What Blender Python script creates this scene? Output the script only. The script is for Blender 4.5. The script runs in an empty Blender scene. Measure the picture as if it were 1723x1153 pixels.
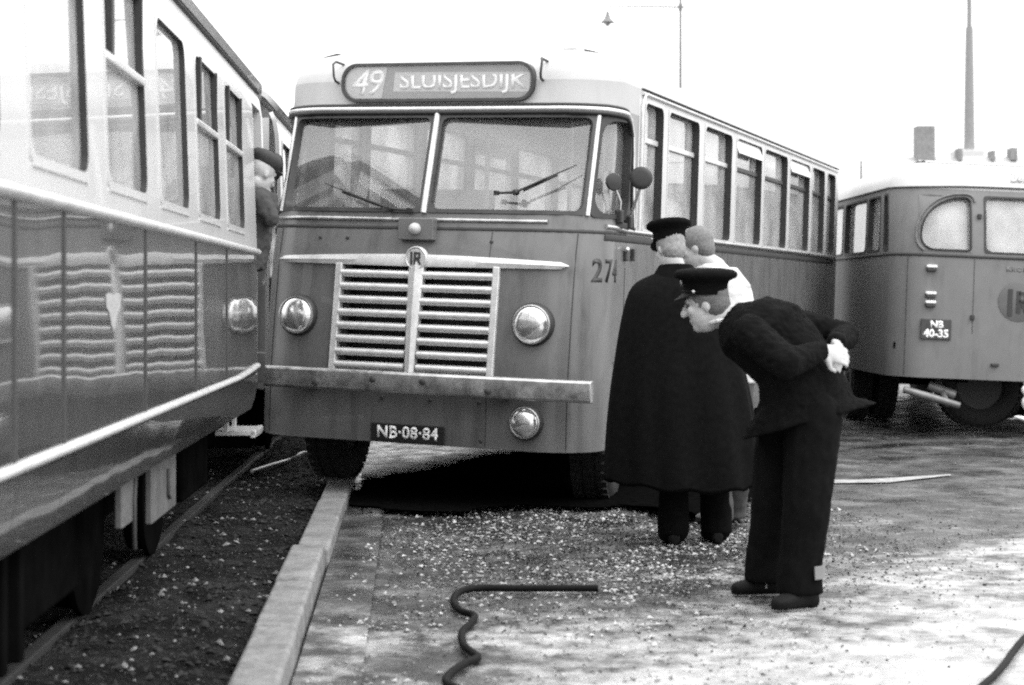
import bpy, bmesh, math, random
import numpy as np
from mathutils import Vector, Matrix, noise

random.seed(7); rng = np.random.default_rng(7)
scene = bpy.context.scene
COL = scene.collection
R = math.radians
PI = math.pi

# ------------------------------------------------------------------ camera, sky, sun, exposure
F, CX, HY, CAMH = 2900.0, 861.5, 500.0, 1.42          # focal length in photo pixels, horizon row, eye height
cam = bpy.data.cameras.new('camera'); camo = bpy.data.objects.new('camera', cam); COL.objects.link(camo)
camo.location = (0, 0, CAMH); camo.rotation_euler = (R(90), 0, 0)
cam.sensor_width = 36.0; cam.lens = F / 1723 * 36.0; cam.shift_y = -(576.5 - HY) / 1723
cam.clip_start = 0.1; cam.clip_end = 3000
cam.dof.use_dof = True; cam.dof.focus_distance = 11.2; cam.dof.aperture_fstop = 2.8
scene.camera = camo

SUN_EL, SUN_AZ = 52.0, 118.0                            # azimuth clockwise from +Y: sun behind and right of the camera
world = bpy.data.worlds.new('World'); scene.world = world; world.use_nodes = True
wn, wl = world.node_tree.nodes, world.node_tree.links
for n in list(wn): wn.remove(n)
sky = wn.new('ShaderNodeTexSky'); sky.sky_type = 'NISHITA'; sky.sun_disc = False
sky.sun_elevation = R(SUN_EL); sky.sun_rotation = R(SUN_AZ); sky.dust_density = 6; sky.air_density = 1.6; sky.ozone_density = 1
bw = wn.new('ShaderNodeRGBToBW'); wl.new(sky.outputs[0], bw.inputs[0])
mx = wn.new('ShaderNodeMix'); mx.data_type = 'FLOAT'; mx.inputs[0].default_value = 0.85;    # overcast cloud layer over the clear sky: three times brighter overhead than at the horizon
wtc = wn.new('ShaderNodeTexCoord'); wsp = wn.new('ShaderNodeSeparateXYZ'); wl.new(wtc.outputs['Generated'], wsp.inputs[0])
wmr = wn.new('ShaderNodeMapRange'); wmr.inputs[1].default_value = 0; wmr.inputs[2].default_value = 1; wmr.inputs[3].default_value = 8.0; wmr.inputs[4].default_value = 16.0
wl.new(wsp.outputs[2], wmr.inputs[0]); wl.new(wmr.outputs[0], mx.inputs[3])
wl.new(bw.outputs[0], mx.inputs[2])
bg = wn.new('ShaderNodeBackground'); bg.inputs[1].default_value = 0.12; wl.new(mx.outputs[0], bg.inputs[0])
wo = wn.new('ShaderNodeOutputWorld'); wl.new(bg.outputs[0], wo.inputs[0])
sl = bpy.data.lights.new('sun', 'SUN'); sl.energy = 0.8; sl.angle = R(30); sl.color = (1, 1, 1)
so = bpy.data.objects.new('sun', sl); COL.objects.link(so)
d = Vector((math.sin(R(SUN_AZ)) * math.cos(R(SUN_EL)), math.cos(R(SUN_AZ)) * math.cos(R(SUN_EL)), math.sin(R(SUN_EL))))
so.rotation_euler = (-d).to_track_quat('-Z', 'Y').to_euler(); so.location = d * 60
vs = scene.view_settings; vs.view_transform = 'Standard'; vs.look = 'None'; vs.gamma = 1; vs.exposure = 1.0; vs.use_curve_mapping = False
scene.render.engine = 'CYCLES'
cy = scene.cycles
cy.max_bounces = 8; cy.transparent_max_bounces = 24; cy.glossy_bounces = 4; cy.diffuse_bounces = 3; cy.transmission_bounces = 4
cy.pixel_filter_type = 'BLACKMAN_HARRIS'; cy.filter_width = 2.1     # soft old lens
cy.caustics_reflective = False; cy.caustics_refractive = False; cy.use_denoising = False                              # the residual grain stands in for the film's
try: cy.denoiser = 'OPENIMAGEDENOISE'
except Exception: pass

# ------------------------------------------------------------------ materials (all neutral greys: black and white film)
MATS = {}
def mat(name, v, rough=0.5, metal=0.0, coat=0.0, var=0.12, scale=6.0, bump=0.0, bscale=60.0, rvar=0.0, spec=0.5, dirt=0.0, stretch=(1, 1, 1), bdetail=5):
    if name in MATS: return MATS[name]
    m = bpy.data.materials.new(name); m.use_nodes = True
    n, l = m.node_tree.nodes, m.node_tree.links
    b = n['Principled BSDF']
    b.inputs['Roughness'].default_value = rough; b.inputs['Metallic'].default_value = metal
    b.inputs['Coat Weight'].default_value = coat; b.inputs['Coat Roughness'].default_value = 0.04
    b.inputs['Specular IOR Level'].default_value = spec
    tc = n.new('ShaderNodeTexCoord'); mp = n.new('ShaderNodeMapping'); mp.inputs['Scale'].default_value = stretch
    l.new(tc.outputs['Object'], mp.inputs[0])
    t = n.new('ShaderNodeTexNoise'); t.inputs['Scale'].default_value = scale; t.inputs['Detail'].default_value = 6; t.inputs['Roughness'].default_value = 0.65
    l.new(mp.outputs[0], t.inputs[0])
    mr = n.new('ShaderNodeMapRange'); mr.inputs[1].default_value = 0.3; mr.inputs[2].default_value = 0.7
    mr.inputs[3].default_value = v * (1 - var); mr.inputs[4].default_value = v * (1 + var)
    l.new(t.outputs['Fac'], mr.inputs[0])
    src = mr.outputs[0]
    if dirt > 0:                                        # blotches and streaks of grime
        t2 = n.new('ShaderNodeTexNoise'); t2.inputs['Scale'].default_value = 2.2; t2.inputs['Detail'].default_value = 8; t2.inputs['Roughness'].default_value = 0.7
        mp2 = n.new('ShaderNodeMapping'); mp2.inputs['Scale'].default_value = (3, 3, 0.5); l.new(tc.outputs['Object'], mp2.inputs[0]); l.new(mp2.outputs[0], t2.inputs[0])
        m2 = n.new('ShaderNodeMapRange'); m2.inputs[1].default_value = 0.5; m2.inputs[2].default_value = 0.75; m2.inputs[3].default_value = 1.0; m2.inputs[4].default_value = 1 - dirt
        l.new(t2.outputs['Fac'], m2.inputs[0])
        mm = n.new('ShaderNodeMath'); mm.operation = 'MULTIPLY'; l.new(src, mm.inputs[0]); l.new(m2.outputs[0], mm.inputs[1]); src = mm.outputs[0]
    l.new(src, b.inputs['Base Color'])
    if rvar > 0:
        m3 = n.new('ShaderNodeMapRange'); m3.inputs[1].default_value = 0.3; m3.inputs[2].default_value = 0.7
        m3.inputs[3].default_value = max(0.02, rough - rvar); m3.inputs[4].default_value = rough + rvar
        l.new(t.outputs['Fac'], m3.inputs[0]); l.new(m3.outputs[0], b.inputs['Roughness'])
    if bump > 0:
        t4 = n.new('ShaderNodeTexNoise'); t4.inputs['Scale'].default_value = bscale; t4.inputs['Detail'].default_value = bdetail
        l.new(mp.outputs[0], t4.inputs[0])
        bp = n.new('ShaderNodeBump'); bp.inputs['Strength'].default_value = 1.0; bp.inputs['Distance'].default_value = bump
        l.new(t4.outputs['Fac'], bp.inputs['Height']); l.new(bp.outputs[0], b.inputs['Normal'])
        if coat > 0: l.new(bp.outputs[0], b.inputs['Coat Normal'])
    MATS[name] = m; return m

def glass(name, dust=0.12, tint=0.85, dustv=0.6):
    """window pane: clear body, Fresnel mirror, a film of dust that scatters light both ways"""
    if name in MATS: return MATS[name]
    m = bpy.data.materials.new(name); m.use_nodes = True
    n, l = m.node_tree.nodes, m.node_tree.links
    for x in list(n): n.remove(x)
    out = n.new('ShaderNodeOutputMaterial')
    geo = n.new('ShaderNodeNewGeometry'); io = n.new('ShaderNodeMix'); io.data_type = 'FLOAT'
    io.inputs[2].default_value = 1.75; io.inputs[3].default_value = 1 / 1.75; l.new(geo.outputs['Backfacing'], io.inputs[0])
    fr = n.new('ShaderNodeFresnel'); l.new(io.outputs[0], fr.inputs[0])
    tr = n.new('ShaderNodeBsdfTransparent'); tr.inputs[0].default_value = (tint, tint, tint, 1)
    gl = n.new('ShaderNodeBsdfGlossy'); gl.inputs['Roughness'].default_value = 0.015; gl.inputs[0].default_value = (.95, .95, .95, 1)
    df = n.new('ShaderNodeBsdfDiffuse'); df.inputs[0].default_value = (dustv,) * 3 + (1,)
    tl = n.new('ShaderNodeBsdfTranslucent'); tl.inputs[0].default_value = (dustv,) * 3 + (1,)
    ds = n.new('ShaderNodeMixShader'); ds.inputs[0].default_value = 0.5; l.new(df.outputs[0], ds.inputs[1]); l.new(tl.outputs[0], ds.inputs[2])
    tc = n.new('ShaderNodeTexCoord'); t = n.new('ShaderNodeTexNoise'); t.inputs['Scale'].default_value = 3.0; t.inputs['Detail'].default_value = 5
    l.new(tc.outputs['Object'], t.inputs[0])
    mr = n.new('ShaderNodeMapRange'); mr.inputs[1].default_value = .3; mr.inputs[2].default_value = .75; mr.inputs[3].default_value = dust * .5; mr.inputs[4].default_value = dust * 1.7
    l.new(t.outputs['Fac'], mr.inputs[0])
    m1 = n.new('ShaderNodeMixShader'); l.new(mr.outputs[0], m1.inputs[0]); l.new(tr.outputs[0], m1.inputs[1]); l.new(ds.outputs[0], m1.inputs[2])
    m2 = n.new('ShaderNodeMixShader'); l.new(fr.outputs[0], m2.inputs[0]); l.new(m1.outputs[0], m2.inputs[1]); l.new(gl.outputs[0], m2.inputs[2])
    l.new(m2.outputs[0], out.inputs[0]); MATS[name] = m; return m

M_BUS = mat('bus_paint_grey', 0.125, 0.32, coat=0.25, var=0.10, scale=5, dirt=0.5, bump=0.004, bscale=2.5, rvar=.06, bdetail=1)
M_CREAM = mat('cream_paint', 0.50, 0.4, coat=0.1, var=0.06, scale=4, dirt=0.12)
M_ROOF = mat('roof_paint', 0.40, 0.5, var=0.05, scale=3, dirt=0.1)
M_TRAM = mat('tram_paint_grey', 0.062, 0.22, coat=1.0, var=0.15, scale=3.5, dirt=0.35, bump=0.009, bscale=1.5, bdetail=.6)
M_TRAMW = mat('tram_paint_cream', 0.52, 0.3, coat=0.4, var=0.05, scale=3, dirt=0.12)
M_TRIM = mat('aluminium_trim', 0.62, 0.35, metal=0.35, var=0.15, scale=14, dirt=0.2)
M_CHROME = mat('dull_chrome', 0.6, 0.28, metal=0.9, var=0.15, scale=12, dirt=0.3, bump=0.001, bscale=9)
M_BUMPER = mat('dull_bumper_metal', 0.42, 0.3, metal=0.75, var=0.35, scale=9, dirt=0.5, bump=0.002, bscale=5, rvar=.12)
M_RUBBER = mat('black_rubber', 0.02, 0.6, var=0.3, scale=10)
M_TYRE = mat('tyre_rubber', 0.009, 0.85, var=0.3, scale=20, bump=0.004, bscale=30)
M_BLACK = mat('black_paint', 0.012, 0.5, var=0.3, scale=8)
M_DARK = mat('dark_metal', 0.045, 0.55, metal=0.2, var=0.3, scale=9)
M_UNDER = mat('underframe_dirt', 0.005, 0.95, var=0.4, scale=5, spec=.0)
M_INT = mat('interior_panel', 0.35, 0.6, var=0.1)
M_SEAT = mat('seat_leather', 0.06, 0.45, var=0.2)
M_SEAM = mat('seam_dark', 0.03, 0.7, var=0.2)
M_LENS = mat('lamp_lens', 0.75, 0.14, metal=0.8, coat=0.3, var=0.3, scale=8, bump=0.004, bscale=14)
M_WHITE = mat('white_lettering', 0.82, 0.5, var=0.04)
M_LETB = mat('black_lettering', 0.025, 0.5, var=0.2)
M_LETF = mat('faint_lettering', 0.13, 0.5, var=0.2)
M_LETW = mat('pale_lettering', 0.45, 0.5, var=0.1)
M_SIGNF = mat('sign_film_grey', 0.2, 0.4, var=0.06)
M_SIGNP = mat('sign_panel_pale', 0.42, 0.4, var=0.08, scale=9)
M_PLATE = mat('plate_dark', 0.015, 0.4, var=0.2)
M_KERB = mat('kerb_concrete', 0.18, 0.8, var=0.35, scale=5, bump=0.012, bscale=28, dirt=0.5)
M_CLOTH = mat('black_wool', 0.0045, 0.95, var=0.35, scale=30, bump=0.002, bscale=260, spec=0.06)
M_CLOTH2 = mat('dark_jacket_wool', 0.0045, 0.95, var=0.35, scale=22, bump=0.002, bscale=240, spec=0.06)
M_TROUS = mat('dark_trouser_wool', 0.0045, 0.95, var=0.3, scale=26, spec=0.06)
M_LEATHER = mat('black_leather', 0.006, 0.7, var=0.3, scale=20, spec=.15)
M_SKIN = mat('skin', 0.42, 0.5, var=0.12, scale=25)
M_HAIR = mat('short_hair', 0.10, 0.7, var=0.4, scale=90, bump=0.003, bscale=220)
M_SHIRT = mat('white_shirt', 0.55, 0.8, var=0.05, scale=12)
M_GTROUS = mat('pale_grey_trousers', 0.045, 0.9, var=0.15, scale=20)
M_GREYCO = mat('grey_jacket', 0.05, 0.9, var=0.25, scale=16)
M_HOSE = mat('hose_rubber', 0.005, 0.7, var=0.4, scale=20, spec=.12)
M_PIPE = mat('pale_pipe', 0.4, 0.4, metal=0.4, var=0.3, scale=12)
M_BRICK = mat('brick_grey', 0.2, 0.9, var=0.25, scale=9)
M_WALL = mat('house_wall', 0.3, 0.9, var=0.15, scale=3)
M_TILES = mat('roof_tile_pale', 0.40, 0.7, var=0.15, scale=6)
M_CHIM = mat('factory_chimney', 0.24, 0.9, var=0.12, scale=2)
M_POLE = mat('lamp_pole_paint', 0.16, 0.6, var=0.1)
M_RAIL = mat('rail_steel', 0.03, 0.7, metal=0.3, var=0.3, scale=10)
G_BUS = glass('bus_window_glass', 0.58, 0.9, 0.8)
G_SCREEN = glass('windscreen_glass', 0.16, 0.9, 0.65)
G_TRAM = glass('tram_window_glass', 0.78, 0.85, 0.74)

# ------------------------------------------------------------------ mesh helpers
class MB:
    def __init__(s): s.v = []; s.f = []
    def add(s, vs, fs):
        o = len(s.v); s.v += [tuple(x) for x in vs]; s.f += [tuple(i + o for i in f) for f in fs]; return s
    def box(s, c, d, rot=None):
        x, y, z = [k / 2 for k in d]
        P = [Vector((a * x, b * y, e * z)) for e in (-1, 1) for b in (-1, 1) for a in (-1, 1)]
        if rot is not None: P = [rot @ p for p in P]
        c = Vector(c)
        return s.add([p + c for p in P], [(0, 2, 3, 1), (4, 5, 7, 6), (0, 1, 5, 4), (1, 3, 7, 5), (3, 2, 6, 7), (2, 0, 4, 6)])
    def hexa(s, P):                                     # 8 corners: bottom 4 ccw, top 4 ccw
        return s.add(P, [(0, 3, 2, 1), (4, 5, 6, 7), (0, 1, 5, 4), (1, 2, 6, 5), (2, 3, 7, 6), (3, 0, 4, 7)])
    def tube(s, pts, r, n=10, cap=True):
        pts = [Vector(p) for p in pts]; m = len(pts)
        rs = r if isinstance(r, (list, tuple)) else [r] * m
        T = [(pts[min(i + 1, m - 1)] - pts[max(i - 1, 0)]).normalized() for i in range(m)]
        up = Vector((0, 0, 1)) if abs(T[0].z) < 0.9 else Vector((1, 0, 0))
        a = T[0].cross(up).normalized(); V = []; o = []
        for i in range(m):
            a = (a - T[i] * a.dot(T[i])); a = a.normalized() if a.length > 1e-6 else T[i].orthogonal().normalized()
            b = T[i].cross(a)
            for k in range(n):
                t = 2 * PI * k / n; V.append(pts[i] + (a * math.cos(t) + b * math.sin(t)) * rs[i])
        fs = [(i * n + k, i * n + (k + 1) % n, (i + 1) * n + (k + 1) % n, (i + 1) * n + k) for i in range(m - 1) for k in range(n)]
        if cap: fs += [tuple(range(n - 1, -1, -1)), tuple(range((m - 1) * n, m * n))]
        return s.add(V, fs)
    def lathe(s, prof, c=(0, 0, 0), ax=(0, 0, 1), e1=None, e2=None, n=28, cap=True):
        """prof: (radius, height along ax); e1/e2 may be unequal for an ellipse"""
        ax = Vector(ax); c = Vector(c)
        if e1 is None: e1 = ax.orthogonal().normalized()
        else: e1 = Vector(e1)
        e2 = ax.normalized().cross(e1) if e2 is None else Vector(e2)
        V = [c + ax * h + (e1 * math.cos(2 * PI * k / n) + e2 * math.sin(2 * PI * k / n)) * r for r, h in prof for k in range(n)]
        m = len(prof)
        fs = [(i * n + k, i * n + (k + 1) % n, (i + 1) * n + (k + 1) % n, (i + 1) * n + k) for i in range(m - 1) for k in range(n)]
        if cap: fs += [tuple(range(n - 1, -1, -1)), tuple(range((m - 1) * n, m * n))]
        return s.add(V, fs)
    def loft(s, rings, n=20):
        """rings: (centre, half axis a, half axis b)"""
        V = []
        for c, a, b in rings:
            c, a, b = Vector(c), Vector(a), Vector(b)
            V += [c + a * math.cos(2 * PI * k / n) + b * math.sin(2 * PI * k / n) for k in range(n)]
        m = len(rings)
        fs = [(i * n + k, i * n + (k + 1) % n, (i + 1) * n + (k + 1) % n, (i + 1) * n + k) for i in range(m - 1) for k in range(n)]
        fs += [tuple(range(n - 1, -1, -1)), tuple(range((m - 1) * n, m * n))]
        return s.add(V, fs)
    def ell(s, c, rx, ry, rz, n=16, m=10):
        """ellipsoid with half-axis vectors"""
        c, rx, ry, rz = Vector(c), Vector(rx), Vector(ry), Vector(rz)
        rings = []
        for j in range(1, m):
            t = PI * j / m
            rings.append((c - rz * math.cos(t), rx * math.sin(t), ry * math.sin(t)))
        return s.loft(rings, n)
    def caps(s, p0, r0, p1, r1, n=14):
        p0, p1 = Vector(p0), Vector(p1); t = (p1 - p0); L = t.length; t = t / L
        a = t.orthogonal().normalized(); b = t.cross(a)
        rings = []
        for j in range(4):
            q = PI / 2 * (j + .35) / 4.35; rings.append((p0 - t * r0 * math.cos(q), a * r0 * math.sin(q), b * r0 * math.sin(q)))
        for q in (0, .33, .66, 1):
            r = r0 + (r1 - r0) * q; rings.append((p0 + t * L * q, a * r, b * r))
        for j in range(3, -1, -1):
            q = PI / 2 * (j + .35) / 4.35; rings.append((p1 + t * r1 * math.cos(q), a * r1 * math.sin(q), b * r1 * math.sin(q)))
        return s.loft(rings, n)
    def mesh(s, name):
        me = bpy.data.meshes.new(name); me.from_pydata(s.v, [], s.f); me.update(); return me
    def build(s, name, m, parent=None, smooth=40, bevel=0, solid=0, fix=True):
        me = s.mesh(name)
        if fix:
            bm = bmesh.new(); bm.from_mesh(me)
            bmesh.ops.remove_doubles(bm, verts=bm.verts, dist=1e-5); bmesh.ops.recalc_face_normals(bm, faces=bm.faces)
            bm.to_mesh(me); bm.free()
        return link(name, me, m, parent, smooth, bevel, solid)

def link(name, me, m, parent=None, smooth=40, bevel=0, solid=0):
    if m is not None: me.materials.append(m)
    if smooth:
        me.polygons.foreach_set('use_smooth', [True] * len(me.polygons))
        me.set_sharp_from_angle(angle=R(smooth))
        if solid:                                        # crisp rims: open borders stay sharp once the sheet gets its thickness
            bm = bmesh.new(); bm.from_mesh(me)
            for e in bm.edges:
                if e.is_boundary: e.smooth = False
            bm.to_mesh(me); bm.free()
    o = bpy.data.objects.new(name, me); COL.objects.link(o)
    if parent is not None: o.parent = parent
    if bevel:
        b = o.modifiers.new('bevel', 'BEVEL'); b.width = bevel; b.segments = 2; b.limit_method = 'ANGLE'; b.angle_limit = R(40); b.harden_normals = False
    if solid:
        q = o.modifiers.new('solid', 'SOLIDIFY'); q.thickness = abs(solid); q.offset = -1 if solid > 0 else 1
    return o
def tag(o, label=None, cat=None, group=None, kind=None):
    if label: o['label'] = label
    if cat: o['category'] = cat
    if group: o['group'] = group
    if kind: o['kind'] = kind
    return o
def empty(name, loc, rot=(0, 0, 0)):
    e = bpy.data.objects.new(name, None); e.empty_display_size = .3; COL.objects.link(e); e.location = loc; e.rotation_euler = rot; return e
def remesh(mb, name, m, parent=None, voxel=0.012, smooth=6, wrinkle=0, wscale=8, wstretch=(1, 1, 1)):
    """merge overlapping closed pieces into one continuous skin"""
    me = mb.mesh(name + '_src'); o = bpy.data.objects.new('tmp', me); COL.objects.link(o)
    r = o.modifiers.new('r', 'REMESH'); r.mode = 'VOXEL'; r.voxel_size = voxel
    if smooth:
        q = o.modifiers.new('s', 'SMOOTH'); q.factor = .5; q.iterations = smooth
    dg = bpy.context.evaluated_depsgraph_get(); dg.update()
    out = bpy.data.meshes.new_from_object(o.evaluated_get(dg), depsgraph=dg)
    bpy.data.objects.remove(o); bpy.data.meshes.remove(me)
    out.name = name
    if wrinkle:
        nrm = [v.normal.copy() for v in out.vertices]
        for v, nv_ in zip(out.vertices, nrm):
            p = v.co.copy()
            q = Vector((p.x * wstretch[0], p.y * wstretch[1], p.z * wstretch[2])) * wscale
            h = .7 * noise.noise(q) + 1.1 * (.35 - abs(noise.noise(q * 1.5 + Vector((5, 1, 2))))) + .3 * noise.noise(q * 3.7)
            v.co = p + nv_ * (wrinkle * h)
        out.update()
    out.materials.clear()
    return link(name, out, m, parent, smooth=75)
def text_mesh(txt, size, bold=0.0, shear=0.0, space=1.0, align='CENTER', xs=1.0):
    cu = bpy.data.curves.new('t', 'FONT'); cu.body = txt; cu.size = size; cu.offset = bold; cu.shear = shear; cu.space_character = space
    cu.align_x = align; cu.align_y = 'CENTER'; cu.resolution_u = 4
    o = bpy.data.objects.new('t', cu); COL.objects.link(o)
    dg = bpy.context.evaluated_depsgraph_get(); dg.update()
    me = bpy.data.meshes.new_from_object(o.evaluated_get(dg), depsgraph=dg)
    bpy.data.objects.remove(o); bpy.data.curves.remove(cu)
    bm = bmesh.new(); bm.from_mesh(me)
    bmesh.ops.remove_doubles(bm, verts=bm.verts, dist=1e-5)
    bmesh.ops.triangulate(bm, faces=bm.faces)
    ext = bmesh.ops.extrude_face_region(bm, geom=bm.faces[:])
    for v in ext['geom']:
        if isinstance(v, bmesh.types.BMVert): v.co.z += 1.0          # z 0..1: back to front, scaled by the mapper
    bmesh.ops.recalc_face_normals(bm, faces=bm.faces)
    bm.to_mesh(me); bm.free()
    for v in me.vertices: v.co.x *= xs
    return me
def put_text(name, me, fn, m, parent):
    for v in me.vertices: v.co = fn(v.co.x, v.co.y, v.co.z)
    me.update(); me.materials.clear()
    return link(name, me, m, parent, smooth=0)

def ramp(tab, x):
    if x <= tab[0][0]: return tab[0][1]
    for (a, b), (p, q) in zip(tab, tab[1:]):
        if x <= p: return b + (q - b) * (x - a) / (p - a)
    return tab[-1][1]
def at(px, py, Y): return Vector(((px - CX) / F * Y, Y, CAMH - (py - HY) / F * Y))

# a coach body: perimeter parameter s from the middle of the face that looks at us, height w
class Coach:
    def __init__(s, hw, rc, rr, length, fo):
        s.hw, s.rc, s.rr, s.len, s.fo = hw, rc, rr, length, fo
        s.L1 = hw - rc; s.A = rc * PI / 2; s.side = length - rc - rr
        s.s_side0 = s.L1 + s.A; s.s_side1 = s.s_side0 + s.side; s.B = rr * PI / 2; s.s_end = s.s_side1 + s.B + hw - rr
    def P(s, t, w, off=0.0):
        a = abs(t); g = 1 if t >= 0 else -1
        if a <= s.L1: u, v, nu, nv = a, 0, 0, -1
        elif a <= s.s_side0:
            th = (a - s.L1) / s.rc; nu, nv = math.sin(th), -math.cos(th); u, v = s.L1 + s.rc * nu, s.rc + s.rc * nv
        elif a <= s.s_side1: u, v, nu, nv = s.hw, s.rc + a - s.s_side0, 1, 0
        elif a <= s.s_side1 + s.B:
            th = (a - s.s_side1) / s.rr; nu, nv = math.cos(th), math.sin(th); u, v = s.hw - s.rr + s.rr * nu, s.len - s.rr + s.rr * nv
        else: u, v, nu, nv = s.hw - s.rr - (a - s.s_side1 - s.B), s.len, 0, 1
        f = max(0, 1 - v); f = f * f * (3 - 2 * f)
        return Vector((g * (u + off * nu), v + off * nv + ramp(s.fo, w) * f, w))
    def breaks(s):
        b = [0, s.L1 * .5, s.L1]
        b += [s.L1 + s.A * k / 8 for k in range(1, 9)]
        b += [s.s_side0 + s.side * k / 12 for k in range(1, 13)] + [s.s_side0 + .2, s.s_side0 + .4]
        b += [s.s_side1 + s.B * k / 8 for k in range(1, 9)] + [s.s_end]
        return sorted(set([-x for x in b] + b))
    def shell(s, s0, s1, w0, w1, holes, wextra=(), off=0.0):
        S = sorted(set([round(x, 5) for x in s.breaks() if s0 < x < s1] + [s0, s1] + [round(h[i], 5) for h in holes for i in (0, 1) if s0 < h[i] < s1]))
        W = sorted(set([w0, w1] + [x for x in wextra if w0 < x < w1] + [h[i] for h in holes for i in (2, 3) if w0 < h[i] < w1]))
        S = [x for i, x in enumerate(S) if i == 0 or x - S[i - 1] > 1e-4]
        mb = MB(); idx = {}
        def vi(i, j):
            if (i, j) not in idx: idx[(i, j)] = len(mb.v); mb.v.append(tuple(s.P(S[i], W[j], off)))
            return idx[(i, j)]
        for i in range(len(S) - 1):
            for j in range(len(W) - 1):
                cs, cw = (S[i] + S[i + 1]) / 2, (W[j] + W[j + 1]) / 2
                if any(h[0] < cs < h[1] and h[2] < cw < h[3] for h in holes): continue
                mb.f.append((vi(i, j), vi(i + 1, j), vi(i + 1, j + 1), vi(i, j + 1)))
        return mb
    def roof(s, w0, prof):
        S = [x for x in s.breaks()]; S = S[:-1]
        mb = MB(); n = len(S)
        for d, h in prof:
            for t in S: mb.v.append(tuple(s.P(t, w0 + h, -d)))
        for j in range(len(prof) - 1):
            for i in range(n): mb.f.append((j * n + i, j * n + (i + 1) % n, (j + 1) * n + (i + 1) % n, (j + 1) * n + i))
        k = (len(prof) - 1) * n; top = MB(); top.v = [(x, y, z - .03) for x, y, z in mb.v[k:]]; top.f = [tuple(range(n))]
        return mb, top
    def line(s, pts, step=.08):
        """polyline on the body from (s, w, off) points, subdivided"""
        out = []
        for (a, b) in zip(pts, pts[1:]):
            n = max(1, int(max(abs(b[0] - a[0]), abs(b[1] - a[1])) / step))
            for k in range(n): q = k / n; out.append(s.P(a[0] + (b[0] - a[0]) * q, a[1] + (b[1] - a[1]) * q, a[2] + (b[2] - a[2]) * q))
        out.append(s.P(*pts[-1])); return out

def rr_loop(x0, x1, y0, y1, r, nc=5, ne=6):
    r = min(r, (x1 - x0) / 2 - 1e-4, (y1 - y0) / 2 - 1e-4); L = []
    cs = [(x1 - r, y1 - r, 0), (x0 + r, y1 - r, 90), (x0 + r, y0 + r, 180), (x1 - r, y0 + r, 270)]
    for q, (cx, cy_, a0) in enumerate(cs):
        arc = [(cx + r * math.cos(R(a0 + 90 * k / nc)), cy_ + r * math.sin(R(a0 + 90 * k / nc))) for k in range(nc + 1)]
        L += arc
        nx = cs[(q + 1) % 4]; nxp = (nx[0] + r * math.cos(R(nx[2])), nx[1] + r * math.sin(R(nx[2])))
        for k in range(1, ne): L.append((arc[-1][0] + (nxp[0] - arc[-1][0]) * k / ne, arc[-1][1] + (nxp[1] - arc[-1][1]) * k / ne))
    return L
def ring(fn, rect, face, r, depth, proud=.008, over=.012, quarter=None):
    """window gasket: fn(s, w, off); outer edge overlaps the opening by over, face width face, reveal depth"""
    x0, x1, y0, y1 = rect
    lo = lambda e, rad: (quarter(x0 - e, x1 + e, y0 - e, y1 + e, rad) if quarter else rr_loop(x0 - e, x1 + e, y0 - e, y1 + e, rad))
    o0 = lo(over, max(.01, r * .5)); i0 = lo(-(face - over), r)
    mb = MB(); n = len(o0)
    for lp, of in ((o0, -.004), (o0, proud), (i0, proud), (i0, -depth)):
        mb.v += [tuple(fn(a, b, of)) for a, b in lp]
    for j in range(3):
        for k in range(n): mb.f.append((j * n + k, j * n + (k + 1) % n, (j + 1) * n + (k + 1) % n, (j + 1) * n + k))
    return mb
def two_tone(mb, face_m, reveal_m, name, parent):
    """gasket whose face takes the paint and whose deep reveal stays dark"""
    n = len(mb.f) // 3; o = mb.build(name, face_m, parent, smooth=50); o.data.materials.append(reveal_m)
    for p in list(o.data.polygons)[2 * n:]: p.material_index = 1
    return o
def pane_mesh(fn, rect, off, ns=6, nw=2, flat=False):
    x0, x1, y0, y1 = rect; mb = MB()
    if flat:
        a, b, c, e = fn(x0, y0, off), fn(x1, y0, off), fn(x0, y1, off), fn(x1, y1, off)
        # keep it planar: last corner from the other three
        e = b + (c - a)
        return mb.add([a, b, e, c], [(0, 1, 2, 3)])
    for j in range(nw + 1):
        for i in range(ns + 1): mb.v.append(tuple(fn(x0 + (x1 - x0) * i / ns, y0 + (y1 - y0) * j / nw, off)))
    for j in range(nw):
        for i in range(ns): mb.f.append((j * (ns + 1) + i, j * (ns + 1) + i + 1, (j + 1) * (ns + 1) + i + 1, (j + 1) * (ns + 1) + i))
    return mb

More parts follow.
